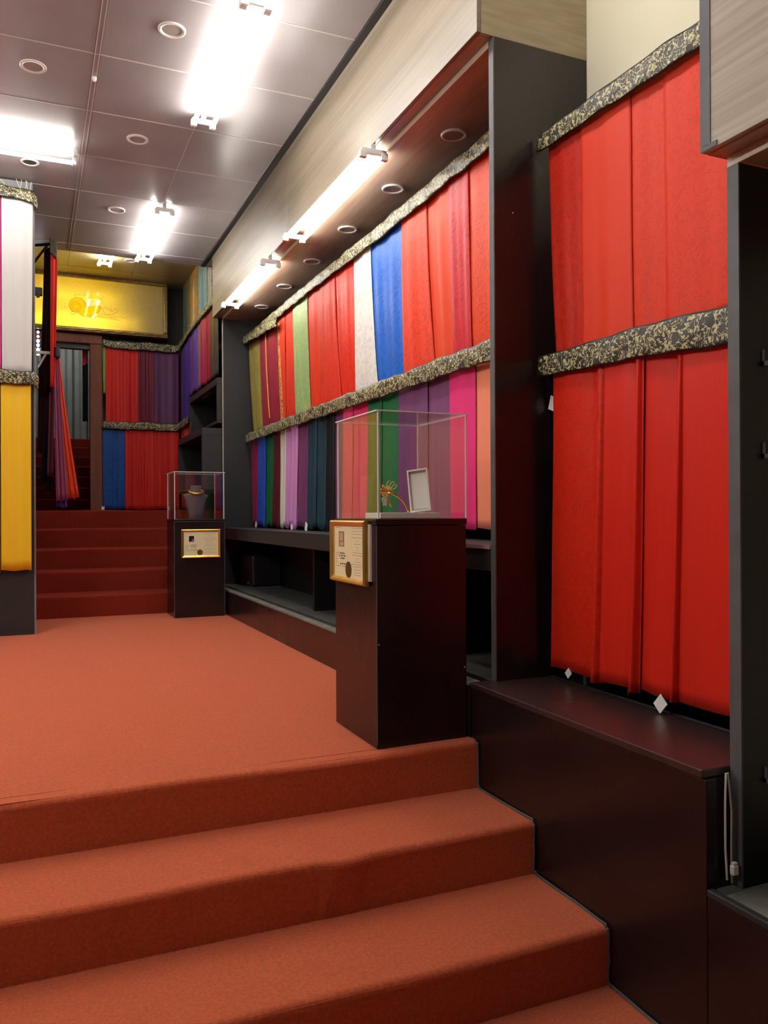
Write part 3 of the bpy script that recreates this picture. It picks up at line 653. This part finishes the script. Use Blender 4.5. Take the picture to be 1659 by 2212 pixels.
def certificate(label, o, ux, n, W, H, portrait_photo, th=.02):
    """o = lower corner on the wall side, ux = direction along the width, n = direction it faces"""
    ux = Vector(ux); n = Vector(n); uz = Vector((0, 0, 1)); o = Vector(o)
    t = thing('framed_certificate', label, 'certificate', o)
    Mx = Matrix((ux, n, uz)).transposed().to_4x4(); Mx.translation = o
    def P(name, m, *b, bev=0): return obj(name, bx(BM(), *b, bev, 2, Mx), m, t)
    fr = .022
    bm = BM()
    prof = [(0, 0), (0, th*.7), (.006, th), (.013, th*.85), (fr, th*.5), (fr, 0)]
    cs = [(0, 0, 1, 1), (W, 0, -1, 1), (W, H, -1, -1), (0, H, 1, -1)]
    rings = [[bm.verts.new(Mx @ Vector((cx+sx*a, b, cz+sz*a))) for a, b in prof] for cx, cz, sx, sz in cs]
    for i in range(4):
        A, B = rings[i], rings[(i+1) % 4]
        for k in range(len(prof)): bm.faces.new((A[k], B[k], B[(k+1) % 6], A[(k+1) % 6]))
    bmesh.ops.recalc_face_normals(bm, faces=bm.faces); obj('frame', bm, GOLD, t)
    P('paper', CREAMP, fr-.002, W-fr+.002, .002, .006, fr-.002, H-fr+.002)
    w, h = W-2*fr, H-2*fr; e = .0065
    def Q(bm, u0, v0, u1, v1): bx(bm, fr+u0*w, fr+u1*w, .006, e, fr+v0*h, fr+v1*h, 0, 2, Mx)
    if portrait_photo:
        bm = BM(); Q(bm, .155, .585, .335, .88); obj('photo', bm, mat('brown photo', (.25, .13, .07), .5), t)
        e = .007; bm = BM(); Q(bm, .18, .70, .30, .86); Q(bm, .185, .60, .32, .68); obj('photo_box', bm, mat('tan photo detail', (.55, .38, .26), .5), t); e = .0065
    else:
        bm = BM(); Q(bm, .135, .56, .315, .85); obj('photo_mount', bm, PAPER, t)
        e = .007; bm = BM(); Q(bm, .15, .58, .30, .83); obj('photo', bm, BLACK, t); e = .0075
        bm = BM(); Q(bm, .235, .60, .29, .68); obj('photo_detail', bm, mat('mauve photo detail', (.35, .22, .26), .5), t); e = .0065
    rnd = random.Random(5 if portrait_photo else 6); bm = BM(); v = .95
    while v > .06:
        wd = rnd.choice((.06, .2, .24, .3, .38, .4)); Q(bm, .77-wd/2, v-.004, .77+wd/2, v+.004); v -= rnd.choice((.045, .055, .065))
    for v in (.46, .42, .38, .34, .30, .26): Q(bm, .06, v-.006, .06+rnd.choice((.04, .07, .1)), v+.006)
    Q(bm, .06, .195, .22, .207); Q(bm, .28, .195, .42, .207); Q(bm, .10, .955, .20, .968)
    tag(obj('print', bm, INK, t), kind='stuff')
    bm = BM(); Q(bm, .06, .95, .08, .975); obj('emblem', bm, REDINK, t)
    bm = BM()
    for v, a, b in ((.455, .2, .36), (.405, .16, .40), (.355, .22, .36), (.25, .20, .40)):
        K = 26; pts = [Mx @ Vector((fr+w*(a+(b-a)*i/K), .0066, fr+h*(v+.022*math.sin(i*1.9+v*40)*(.5+.5*math.sin(i*.7))))) for i in range(K+1)]
        tube(bm, pts, .0008, 4)
    obj('handwriting', bm, INKD, t)
    bm = BM(); tt = BM(); r = .16*h*(1 if portrait_photo else .75); c0 = (.48, .15) if portrait_photo else (.47, .13)
    lathe(tt, [(r, 0), (r, .001)], (0, 0, 0), 28); merge(bm, tt, Mx @ Matrix.Translation((fr+c0[0]*w, .0062, fr+c0[1]*h)) @ Matrix.Rotation(-PI/2, 4, 'X'))
    obj('seal', bm, SEAL, t); return t
c1 = certificate('gold framed certificate with a dark seal on the front pedestal side', (1.2605, 3.462, .652), (0, -1, 0), (-1, 0, 0), .408, .268, True, .024)
bm = bx(BM(), 1.2607, 1.2712, 3.045, 3.43, .672, .905); o = obj('backing_block', bm, PAPER, c1); o['label'] = 'white foam block behind the frame'
certificate('small gold framed certificate with a dark photo on the far pedestal front', (1.259, 7.549, .548), (1, 0, 0), (0, -1, 0), .36, .262, False, .018)

# white gift box and golden flower in the front case
gb = thing('gift_box', 'open white gift box, lid leaning upright on a white tray inside the clear case', 'box', (1.46, 3.16, .929))
bm = BM(); bx(bm, 1.335, 1.612, 3.10, 3.27, .929, .953, .002); obj('tray', bm, PAPER, gb)
def lid_box(M, w_, h_, d_, t=.006):
    bm = BM()
    bx(bm, -w_/2, w_/2, d_-t, d_, 0, h_, .001, 1, M)
    for s in (-1, 1): bx(bm, s*w_/2-(t if s > 0 else 0), s*w_/2+(0 if s > 0 else t), 0, d_-t, 0, h_, .001, 1, M)
    bx(bm, -w_/2+t, w_/2-t, 0, d_-t, 0, t, .001, 1, M); bx(bm, -w_/2+t, w_/2-t, 0, d_-t, h_-t, h_, .001, 1, M); return bm
Mb = Matrix.Translation((1.538, 3.135, .958)) @ Matrix.Rotation(math.radians(-40), 4, 'Z') @ Matrix.Rotation(math.radians(-7), 4, 'Y') @ Matrix.Rotation(math.radians(-7), 4, 'X')
ld = obj('lid', lid_box(Mb, .092, .186, .026), PAPER, gb)
bm = BM(); bx(bm, -.036, .036, .014, .019, .012, .172, .002, 2, Mb); obj('satin_lining', bm, cloth_mat('white satin', (.78, .77, .74), 'scroll', .3, (.66, .65, .62), 2), ld)
FX = .047
fo = thing('gold_flower', 'golden flower ornament with curved stem and paper tag inside the clear case', 'ornament', (1.45, 3.15, .953))
def arc(pts, n=14):
    P = [Vector(p) for p in pts]; out = []
    for i in range(n+1):
        t = i/n; Q = P[:]
        while len(Q) > 1: Q = [a.lerp(b, t) for a, b in zip(Q, Q[1:])]
        out.append(Q[0])
    return out
obj('stem', tube(BM(), arc([(1.423+FX, 3.115, .9545), (1.41+FX, 3.115, 1.005), (1.375+FX, 3.12, 1.03), (1.335+FX, 3.125, 1.035)]), .0042, 8), GOLDJ, fo, smooth=True)
obj('stem', tube(BM(), arc([(1.325+FX, 3.125, 1.02), (1.332+FX, 3.12, 1.0), (1.347+FX, 3.118, .978)]), .0036, 8), GOLDJ, fo, smooth=True)
rnd = random.Random(3)
for i in range(9):
    a = 2*PI*i/9+rnd.uniform(-.2, .2); c = Vector((1.325+FX+.018*math.cos(a), 3.125+rnd.uniform(-.012, .008), 1.043+.016*math.sin(a)))
    t = BM(); bmesh.ops.create_uvsphere(t, u_segments=10, v_segments=6, radius=1)
    M = Matrix.Translation(c) @ Matrix.Rotation(-a+PI/2, 4, 'Y') @ Matrix.Rotation(rnd.uniform(-.6, .6), 4, 'X') @ Matrix.Diagonal((.0075, .003, .013, 1))
    bm = BM(); merge(bm, t, M); obj('petal', bm, GOLDP if i % 2 else GOLDJ, fo, smooth=True)
for k, (ox, oz, ln, an) in enumerate(((1.338, 1.055, .035, 35), (1.345, 1.052, .032, 55), (1.33, 1.06, .028, 15), (1.33, 1.028, .03, -75), (1.318, 1.022, .028, -150))):
    a = math.radians(an); d = Vector((math.sin(a), 0, math.cos(a))); s = Vector((d.z, 0, -d.x))
    pts = [Vector((ox+FX, 3.12, oz))+d*ln*(.5-.5*math.cos(q))+s*.007*math.sin(q) for q in [2*PI*i/14 for i in range(15)]]
    obj('wire_leaf', tube(BM(), pts, .0011, 5), GOLDP, fo, smooth=True)
bm = BM(); bx(bm, 1.306+FX, 1.324+FX, 3.118, 3.1195, .983, 1.015); o = obj('price_tag', bm, PAPER, fo); o['label'] = 'small white paper tag'

# neck bust and choker in the far case
nb = thing('necklace_bust', 'charcoal necklace bust inside the small clear case', 'bust', (1.435, 7.76, .906))
bm = BM(); prof = [(.060, .0, .04), (.066, .05, .04), (.078, .11, .04), (.095, .16, .042), (.112, .185, .042), (.098, .197, .042), (.062, .205, .046), (.05, .22, .047), (.047, .245, .047), (.05, .262, .05), (.045, .266, .045)]
n_ = 28; rings = [[bm.verts.new((1.435+a*math.cos(2*PI*k/n_)*(1.0+.12*(math.cos(2*PI*k/n_) < 0)*(z < .2)), 7.76+b*math.sin(2*PI*k/n_), (.906+z*1.18))) for k in range(n_)] for a, z, b in prof]
for A, B in zip(rings, rings[1:]):
    for k in range(n_): bm.faces.new((A[k], A[(k+1) % n_], B[(k+1) % n_], B[k]))
bm.faces.new(rings[0][::-1]); bm.faces.new(rings[-1]); obj('torso', bm, BUST, nb, smooth=True)
ck = tag(obj('gold_choker', tube(BM(), [(1.437+.068*math.cos(a), 7.755+.062*math.sin(a), 1.164+.02*math.sin(a)) for a in [2*PI*i/40+.3 for i in range(41)]], .0085, 10, cap=False), GOLDJ, None, smooth=True), 'polished gold choker lying round the charcoal bust', 'necklace')

# ------------------------------------------------------------------ left display panel facing the camera
lp = thing('cloth_partition', 'black partition with cloth at the left edge', 'partition', (-1.0, 7.07, 0))
box('board', GREYBLK, -1.98, .033, 7.03, 7.10, 0, 3.46, lp, .002)
box('side_post', STEEL, .022, .0345, 7.0285, 7.035, 0, 3.46, lp)
box('lattice_top', GREYP, -1.98, .02, 7.04, 7.06, 3.462, ZC-.01, lp)
bm = BM()
for cx in (-.225, -.30, -.42): tube(bm, [(cx+(.008+.0016*i)*math.cos(i*.42)*1.3, 7.036, 3.55+(.008+.0016*i)*math.sin(i*.42)) for i in range(26)], .004, 5)
obj('swirl', bm, BRKT, lp)
for a, b in (((-.10, 3.60), (-.07, 3.52)), ((-.06, 3.60), (-.07, 3.52)), ((-.03, 3.60), (-.015, 3.52)), ((-.02, 3.59), (-.035, 3.52)), ((.01, 3.59), (.0, 3.52))):
    obj('hanging_wire', tube(BM(), [(a[0], 7.0, a[1]), (b[0], 7.0, b[1])], .0022, 5), WHITE, lp)
S = (0, -1)
lg = 'cloth lengths on the left panel'
def lc(lb, col, x0, x1, z0, z1, sd, x0b=None, x1b=None, rough=.5, nf=2):
    cloth('hanging_fabric', lb, lg, cm('left%d' % sd, col, 'plain', rough), (x0, 6.985, z1), (x1, 6.985, z1), (x0 if x0b is None else x0b, 6.985, z0), (x1 if x1b is None else x1b, 6.985, z0), S, nf*.6, .007, 400+sd, depth=.006*(sd % 2))
lc('white length at the left edge, upper row', (.60, .59, .57), -.205, .022, 2.05, 3.47, 1, None, .006)
lc('pink length cut off by the left edge, upper row', (.75, .06, .30), -.62, -.21, 2.05, 3.47, 2)
lc('bright yellow length at the left edge, lower row', (.86, .54, .02), -.215, 0.002, .515, 2.02, 3)
lc('second yellow length cut off by the left edge', (.86, .50, .02), -.66, -.222, .49, 2.02, 4)
lc('white length outside the left edge, upper row', (.8, .79, .76), -1.2, -.63, 2.05, 3.47, 5)
lc('yellow length outside the left edge, lower row', (.86, .52, .02), -1.2, -.67, .5, 2.02, 6)
lc('scarlet length outside the left edge, upper row', RED, -1.9, -1.21, 2.05, 3.47, 7)
lc('orange length outside the left edge, lower row', (.8, .2, .03), -1.9, -1.21, .5, 2.02, 8)
band('brocade band on top of the white cloth at the left edge', [(-1.95, 6.955, 3.50), (-.2, 6.955, 3.48), (.02, 6.955, 3.455), (.05, 6.98, 3.42)], [.11, .10, .085, .10], [S, S, S, (1, -1)], 7)
band('brocade band above the yellow cloth at the left edge', [(-1.95, 6.955, 2.04), (-.2, 6.955, 2.03), (.015, 6.955, 2.025), (.055, 6.985, 1.99)], [.13, .12, .11, .10], [S, S, S, (1, -1)], 8)

# ------------------------------------------------------------------ second left rack, seen edge on
rk = thing('fabric_rack', 'metal rack arm with pale bracket carrying the edge-on cloths', 'rack', (.0, 8.15, 0))
obj('post', tube(BM(), [(.02, 8.25, 2.2), (.02, 8.25, 3.61)], .018, 6), STEEL, rk)
obj('arm', tube(BM(), [(.02, 8.25, 3.47), (.20, 8.12, 3.47)], .014, 6), BLACK, rk)
obj('brace', tube(BM(), [(.03, 8.23, 3.30), (.15, 8.14, 3.46)], .012, 6), BLACK, rk)
bm = BM(); bx(bm, .03, .105, 8.15, 8.19, 2.985, 3.06, .006); bx(bm, .05, .08, 8.14, 8.15, 2.96, 3.0, .004); obj('clamp', bm, BLACK, rk)
bm = BM(); bx(bm, .04, .235, 8.10, 8.13, 2.435, 2.462, .004); tube(bm, [(.06, 8.115, 2.31), (.13, 8.115, 2.44)], .011, 6); obj('bracket', bm, BRKT, rk)
obj('rail', tube(BM(), [(.20, 8.11, 3.475), (.20, 8.5, 3.475)], .012, 6), BLACK, rk)
obj('rail', tube(BM(), [(.215, 8.11, 2.47), (.215, 8.5, 2.47)], .010, 6), BLACK, rk)
rg = 'cloths on the edge-on rack'
def rc(lb, col, a, b, c, d, sd, n=(0, -1), nf=2, amp=.012, pat='plain'):
    return cloth('hanging_fabric', lb, rg, cm('rack%d' % sd, col, pat, .5), a, b, c, d, n, nf, amp, 500+sd, nu=26, nv=18, curve=1.2)
rc('bright red cloth fold hanging edge-on from the upper rail', (.72, .03, .02), (.172, 8.06, 3.42), (.232, 8.06, 3.40), (.166, 8.06, 2.13), (.205, 8.06, 2.13), 1, nf=1.5)
rc('shade darkened back of the cloths behind the red fold', (.035, .007, .006), (.122, 8.30, 3.46), (.175, 8.20, 3.46), (.075, 8.30, 2.06), (.172, 8.20, 2.1), 2)  # shade on the cloth backs put into this dark maroon
rc('very dark red lower cloth left of the mauve one', (.06, .006, .006), (.07, 8.35, 2.40), (.19, 8.25, 2.44), (.06, 8.35, 1.55), (.16, 8.25, 1.5), 3)
rc('navy cloth strip hanging lowest at the left of the rack', (.012, .008, .03), (.12, 8.30, 2.2), (.16, 8.30, 2.2), (.085, 8.28, 1.28), (.135, 8.28, 1.24), 4)
rc('dusky mauve cloth hanging short beside the purple one', (.16, .035, .06), (.165, 8.22, 2.45), (.205, 8.22, 2.45), (.135, 8.18, 1.31), (.192, 8.18, 1.31), 5, nf=1.5)
rc('purple pink cloth flaring to its hem beside the orange one', (.30, .07, .16), (.195, 8.10, 2.45), (.238, 8.10, 2.45), (.212, 8.04, 1.07), (.315, 8.04, 1.09), 6, nf=2.5, amp=.016)
rc('orange red cloth flaring right over the far stairs', (.72, .06, .02), (.215, 8.16, 2.45), (.25, 8.16, 2.45), (.312, 8.12, 1.10), (.418, 8.12, 1.11), 7, nf=2, amp=.014)
rc('indigo cloth end peeping below the purple pink cloth', (.06, .05, .22), (.215, 8.09, 1.4), (.30, 8.09, 1.4), (.215, 8.08, 1.03), (.308, 8.08, 1.01), 8)
rc('black cloth end below the dusky mauve cloth', (.008, .008, .009), (.14, 8.24, 1.6), (.185, 8.24, 1.6), (.125, 8.24, 1.19), (.185, 8.24, 1.17), 9)
bm = BM(); bx(bm, .20, .25, 8.05, 8.10, 2.40, 2.50, .012); obj('rail_cap', bm, BLACK, rk)
bm = BM()
for k in range(5): bx(bm, .165+.012*k, .18+.012*k, 8.04, 8.10, 3.36-.012*k, 3.50-.006*k, .006)
o = tag(obj('brocade_band', bm, mat('dark brocade cloth', (.05, .04, .02), .5, var=.6, vscale=60), None), 'small dark brocade piece folded over the end of the rack rail', 'brocade band')
lb_ = thing('light_string', 'column of small blue white bulbs beyond the left rack', 'light', (.0865, 10.6, 2.9))
obj('cord', tube(BM(), [(.082, 10.62, 3.17), (.082, 10.62, 2.88)], .004, 5), BLACK, lb_)
for k in range(6): obj('bulb', lathe(BM(), [(.004, -.02), (.016, -.012), (.018, 0), (.012, .014), (.004, .02)], (.083, 10.60, 3.15-.052*k), 10), BULBM, lb_, smooth=True)

# ------------------------------------------------------------------ far wall: doorway, curtains, sign
df = thing('door_frame', 'old brown timber door frame under the yellow sign', 'door frame', (.45, 10.7, 1.0))
box('jamb', OLDWOOD, .672, .815, 10.60, 10.75, 1.0, 3.12, df, .006)
box('jamb', OLDWOOD, -.10, .03, 10.60, 10.75, 1.0, 3.12, df, .006)
box('lintel', OLDWOOD, -.10, .815, 10.59, 10.75, 3.06, 3.17, df, .006)
box('lintel_shadow_board', BLACK, .03, .672, 10.66, 10.74, 3.0, 3.06, df)
# corrugated backdrop: each sheet rib is geometry
bm = BM(); N_ = 220; g = []
for i in range(N_+1):
    x = L(-1.1, 1.5, i/N_); y = 17.3+.05*max(-1, min(1, 1.8*math.sin(2*PI*x/.26))); g.append((bm.verts.new((x, y, 2.38)), bm.verts.new((x, y, 5.1))))
for a, b in zip(g, g[1:]): bm.faces.new((a[0], b[0], b[1], a[1]))
struct('wall_corridor_end', bm, CORR)
cloth('hanging_fabric', 'black cloth strip hanging at the right side of the doorway', None, cm('blackstrip', (.008, .008, .009)), (.60, 10.9, 3.05), (.665, 10.9, 3.05), (.60, 10.9, 2.13), (.66, 10.9, 2.13), S, 1.5, .02, 601)
cloth('hanging_fabric', 'small red cloth end at the top right of the doorway', None, cm('redend', (.6, .03, .05)), (.60, 10.86, 3.06), (.665, 10.86, 3.06), (.60, 10.86, 2.83), (.66, 10.86, 2.85), S, 1, .008, 602)
FY = 10.58; fg = 'cloth lengths on the far wall'
for i, (lb, c, a, b, a2, b2_) in enumerate((('thin light green strip at the left of the far wall curtains', (.28, .38, .10), .817, .856, .825, .85), ('far wall scarlet length, left of two in the upper row', (.66, .025, .02), .856, 1.06, .851, 1.06),
      ('far wall scarlet length, right of two in the upper row', (.62, .022, .02), 1.06, 1.245, 1.06, 1.24), ('plum red length on the far wall beside the scarlet', (.16, .02, .045), 1.245, 1.34, 1.24, 1.34),
      ('plum length with brown sheen on the far wall', (.18, .03, .05), 1.34, 1.44, 1.34, 1.442), ('muted purple length in the far corner, upper row', (.12, .045, .12), 1.44, 1.745, 1.442, 1.74))):
    cloth('hanging_fabric', lb, fg, cm('far%d' % i, c), (a, FY, 3.10), (b, FY, 3.10), (a2, FY, 2.06 if i else 2.45), (b2_, FY, 2.06 if i else 2.45), S, 1.3 if i else 1, .016, 610+i, depth=.004*(i % 2))
for i, (lb, c, a, b) in enumerate((('royal blue length on the far wall beside the timber jamb', (.015, .08, .33), .815, 1.08), ('far wall red length next to the blue one, lower row', (.62, .024, .018), 1.08, 1.275),
      ('middle far wall red length, lower row', (.64, .026, .02), 1.275, 1.47), ('far wall red length in the corner, lower row', (.60, .022, .018), 1.47, 1.745))):
    cloth('hanging_fabric', lb, fg, cm('farl%d' % i, c, 'damask' if i == 0 else 'plain', .5), (a, FY, 2.06), (b, FY, 2.06), (a, FY, 1.012), (b, FY, 1.012), S, 1.3, .016, 630+i, depth=.004*(i % 2))
# side wall curtains beyond the dark partition
XS = 1.765; cols = [((.12, .04, .20), 10.54, 10.26), ((.07, .035, .38), 10.26, 9.90), ((.14, .05, .22), 9.90, 9.62), ((.10, .06, .42), 9.62, 9.42), ((.25, .10, .16), 9.42, 9.22), ((.36, .02, .07), 9.22, 8.86), ((.30, .015, .04), 8.86, 8.70), ((.07, .04, .03), 8.70, 8.46), ((.05, .045, .03), 8.46, 8.28)]
nm = ['dark violet length in the corner of the side wall', 'blue violet satin length, first on the side wall', 'violet length between the two blue ones', 'narrow bright blue violet length on the side wall', 'dusty rose narrow length on the side wall', 'crimson length on the side wall', 'darker crimson narrow length on the side wall', 'dark brown length on the side wall under the bulkhead', 'olive black length ending at the dark partition']
for i, (c, a, b) in enumerate(cols):
    zb = 2.06 if a > 9.95 else 2.38
    cloth('hanging_fabric', nm[i], 'cloth lengths on the side wall', cm('side%d' % i, c, 'plain', .4), (XS, a, 3.16), (XS, b, 3.16), (XS, a, zb), (XS, b, zb), N, 1.2, .014, 650+i, depth=.003*(i % 2))
for i, (c, a, b, lb) in enumerate((((.6, .024, .018), 10.54, 10.3, 'red length low on the side wall in the corner'), ((.65, .12, .16), 10.3, 10.12, 'rose pink length low on the side wall'), ((.6, .03, .03), 10.12, 9.84, 'red length low on the side wall beside the black box'))):
    cloth('hanging_fabric', lb, 'cloth lengths on the side wall', cm('sidel%d' % i, c), (XS, a, 2.06), (XS, b, 2.06), (XS, a, 1.02), (XS, b, 1.02), N, 2, .014, 670+i)
band('brocade band above the far wall and side wall cloths', [(.82, 10.545, 3.07), (1.2, 10.545, 3.06), (1.70, 10.545, 3.065), (1.735, 10.50, 3.08), (1.735, 9.9, 3.13), (1.735, 9.2, 3.16), (1.735, 8.3, 3.16)], [.09, .10, .10, .09, .07, .06, .07], [S, S, (-.3, -1), (-1, -.3), N, N, N], 9)
band('brocade band across the far wall and corner', [(.805, 10.545, 2.065), (1.2, 10.545, 2.055), (1.70, 10.545, 2.06), (1.735, 10.50, 2.07), (1.735, 9.86, 2.09)], .095, [S, S, (-.3, -1), (-1, -.3), N], 10)
tg = tag(obj('price_tag', bx(BM(), .795, .83, 10.54, 10.542, 1.01, 1.05, 0), PAPER), 'white paper tag at the foot of the blue far wall cloth', 'tag')
# black open boxes stepping down beside the stairs
def open_box(label, x0, x1, y0, y1, z0, z1, t=.07):
    o = thing('open_display_box', label, 'display box', ((x0+x1)/2, (y0+y1)/2, z0))
    box('top_board', GREYBLK, x0, x1, y0, y1, z1-t, z1, o, .003); box('bottom_board', GREYBLK, x0, x1, y0, y1, z0, z0+.03, o, .003)
    box('near_side', GREYBLK, x0, x1, y0, y0+.05, z0+.031, z1-t-.001, o, .003); box('far_side', GREYBLK, x0, x1, y1-.04, y1, z0+.031, z1-t-.001, o, .003)
    box('back', BLACK, x1-.02, x1, y0+.051, y1-.041, z0+.031, z1-t-.001, o); return o
open_box('upper black open box fixed beside the dark partition', 1.755, 2.08, 8.30, 9.93, 1.885, 2.355)
open_box('lower black open box jutting out above the far case', 1.60, 2.08, 8.30, 9.80, 1.20, 1.832)
box_l = thing('spot_lamp', 'small black lamp inside the upper open box', 'lamp', (1.85, 9.0, 2.2)); obj('head', tube(BM(), [(1.80, 8.75, 2.275), (1.80, 9.3, 2.275)], .018, 8), BLACK, box_l)
# paintings
pal = [[(.05, .07, .05), (.25, .22, .06), (.08, .12, .12), (.35, .30, .12)], [(.45, .10, .015), (.62, .22, .02), (.25, .22, .08), (.15, .16, .13)], [(.12, .14, .12), (.30, .32, .26), (.10, .22, .26), (.40, .40, .38)], [(.10, .11, .08), (.22, .22, .16), (.35, .35, .28), (.08, .09, .07)]]
pl = ['narrow dark green painting panel in the corner', 'painting panel with orange top and pale robed figure', 'painting panel with a teal robed figure', 'grey green painting panel beside the bulkhead']
for i, (a, b) in enumerate(((10.55, 10.08), (10.06, 9.55), (9.53, 9.0), (8.98, 8.745))):
    t = thing('painted_panel', pl[i], 'painting', (1.80, (a+b)/2, 3.2), 'painted panels on the side wall')
    box('canvas', painting_mat('painting %d' % i, pal[i], i*3.1), 1.795, 1.81, b+.008, a-.008, 3.19, 3.872, t)
    box('backing', BLACK, 1.81, 2.09, b, a, 3.18, 3.875, t)
    m_ = [mat('fig0', (.05, .12, .16), .5), mat('fig1', (.55, .45, .22), .5), mat('fig2', (.05, .25, .30), .5), mat('fig3', (.25, .26, .18), .5)][i]
    c = (a+b)/2; bm = BM(); fgp = [(.0, -.02), (.07, .0), (.06, .15), (.045, .30), (.05, .42), (.03, .47), (.012, .49), (.022, .52), (.02, .55), (0, .57)]
    vs_ = [bm.verts.new((1.794, c+w_*min(1, abs(a-b)/.45), 3.2+z_)) for w_, z_ in fgp] + [bm.verts.new((1.794, c-w_*min(1, abs(a-b)/.45), 3.2+z_)) for w_, z_ in fgp[::-1][1:-1]]
    f = bm.faces.new(vs_); e = bmesh.ops.extrude_face_region(bm, geom=[f]); bmesh.ops.translate(bm, vec=(.0012, 0, 0), verts=[v for v in e['geom'] if isinstance(v, bmesh.types.BMVert)])
    bmesh.ops.triangulate(bm, faces=bm.faces[:]); obj('painted_figure', bm, m_, t)
# backlit sign
sg = thing('lightbox_sign', 'backlit yellow framed sign with a drawn creature above the doorway', 'sign', (.4, 10.6, 3.19))
X0, X1, Z0, Z1 = -.8, 1.60, 3.185, 3.90
for nm_, b in (('frame_rail', (X0, X1, 10.52, 10.754, Z1-.055, Z1)), ('frame_rail', (X0, X1, 10.52, 10.754, Z0, Z0+.055)), ('frame_stile', (X0, X0+.055, 10.52, 10.754, Z0+.056, Z1-.056)), ('frame_stile', (X1-.055, X1, 10.52, 10.754, Z0+.056, Z1-.056))):
    box(nm_, OLDGOLD, *b, sg, .012, 3)
sg_rope = BM()
for z in (Z1-.028, Z0+.028): tube(sg_rope, [(X0+.02+(X1-X0-.04)*i/60, 10.515+.004*math.sin(i*1.6), z+.004*math.cos(i*1.6)) for i in range(61)], .010, 6)
obj('rope_moulding', sg_rope, OLDGOLD, sg)
box('panel', SIGNM, X0+.055, X1-.055, 10.572, 10.576, Z0+.056, Z1-.056, sg)
box('back_box', DARKW, X0+.056, X1-.056, 10.74, 10.754, Z0+.056, Z1-.056, sg)
for z, a, b in ((3.62, .05, .98), (3.36, -.5, 1.16), (3.26, -.5, .9)): obj('lamp', tube(BM(), [(a, 10.655, z), (b, 10.655, z)], .012, 8), YTUBE, sg)
# drawn creature: a rounded snail shape with small figures, thin raised lines on the sheet
def dl(bm, pts, r=.0035):
    P = [Vector((x, 10.5695, z)) for x, z in pts]; out = []
    for i in range(len(P)-1):
        a, b, c, d = P[max(i-1, 0)], P[i], P[i+1], P[min(i+2, len(P)-1)]
        for k in range(4):
            t = k/4; out.append(.5*((2*b)+(c-a)*t+(2*a-5*b+4*c-d)*t*t+(3*b-a-3*c+d)*t**3))
    out.append(P[-1]); tube(bm, out, r*.6, 5)
def px(x, y): return (.30+(x-110)/200*.80*1.0, 3.77-(y-600)/100*.41+.0)
def pp(L_): return [(.240+(a*.1206)*.00516, 3.845-(b*.1205)*.0060) for a, b in L_]
bm = BM()
body = [(640, 470), (600, 380), (520, 335), (440, 330), (360, 370), (312, 440), (320, 510), (370, 570), (470, 580), (540, 625), (640, 640), (740, 610), (800, 560), (860, 540), (900, 480), (880, 445), (820, 435)]
dl(bm, pp(body)); dl(bm, pp([(640, 470), (610, 450), (580, 390)])); dl(bm, pp([(430+90*math.cos(a), 495+85*math.sin(a)) for a in [i*.3 for i in range(22)]]), .003)
dl(bm, pp([(430+55*math.cos(a), 495+50*math.sin(a)) for a in [i*.4 for i in range(14)]]), .0025)
for q in ([(360, 560), (350, 630), (440, 590)], [(690, 610), (705, 665), (690, 640)], [(780, 575), (800, 655), (770, 610)], [(300, 490), (250, 530), (225, 500), (260, 480)], [(415, 325), (420, 280), (480, 285), (560, 270), (570, 320)], [(600, 300), (585, 225)], [(610, 290), (635, 225)],
          [(610, 330), (670, 370), (720, 300), (760, 330), (740, 400)], [(860, 320), (910, 320), (945, 280)], [(910, 330), (935, 385)], [(680, 240), (700, 210), (720, 240), (705, 290)], [(860, 480), (900, 460), (910, 490)],
          [(940, 480), (1000, 450), (1050, 500), (1090, 470), (1100, 520), (1170, 470), (1220, 500), (1190, 520), (1120, 560), (1000, 570), (940, 520), (940, 480)], [(820, 560), (1100, 590), (1370, 608)], [(820, 620), (1000, 640), (1280, 655)], [(830, 590), (950, 610), (1200, 630)]):
    dl(bm, pp(q), .0026)
obj('drawn_lines', bm, LINE, sg)
bm = BM(); vv = [bm.verts.new((x, 10.5712, z)) for x, z in pp(body)]; f = bm.faces.new(vv); bmesh.ops.triangulate(bm, faces=[f])
fm = mat('drawn amber tint', (.62, .33, .03), .5); fn = fm.node_tree.nodes; fm.node_tree.links.remove(fn['Material Output'].inputs[0].links[0]); tl = fn.new('ShaderNodeBsdfTransparent'); tl.inputs[0].default_value = (.95, .72, .25, 1)
fm.node_tree.links.new(tl.outputs[0], fn['Material Output'].inputs[0]); obj('drawn_fill', bm, fm, sg)
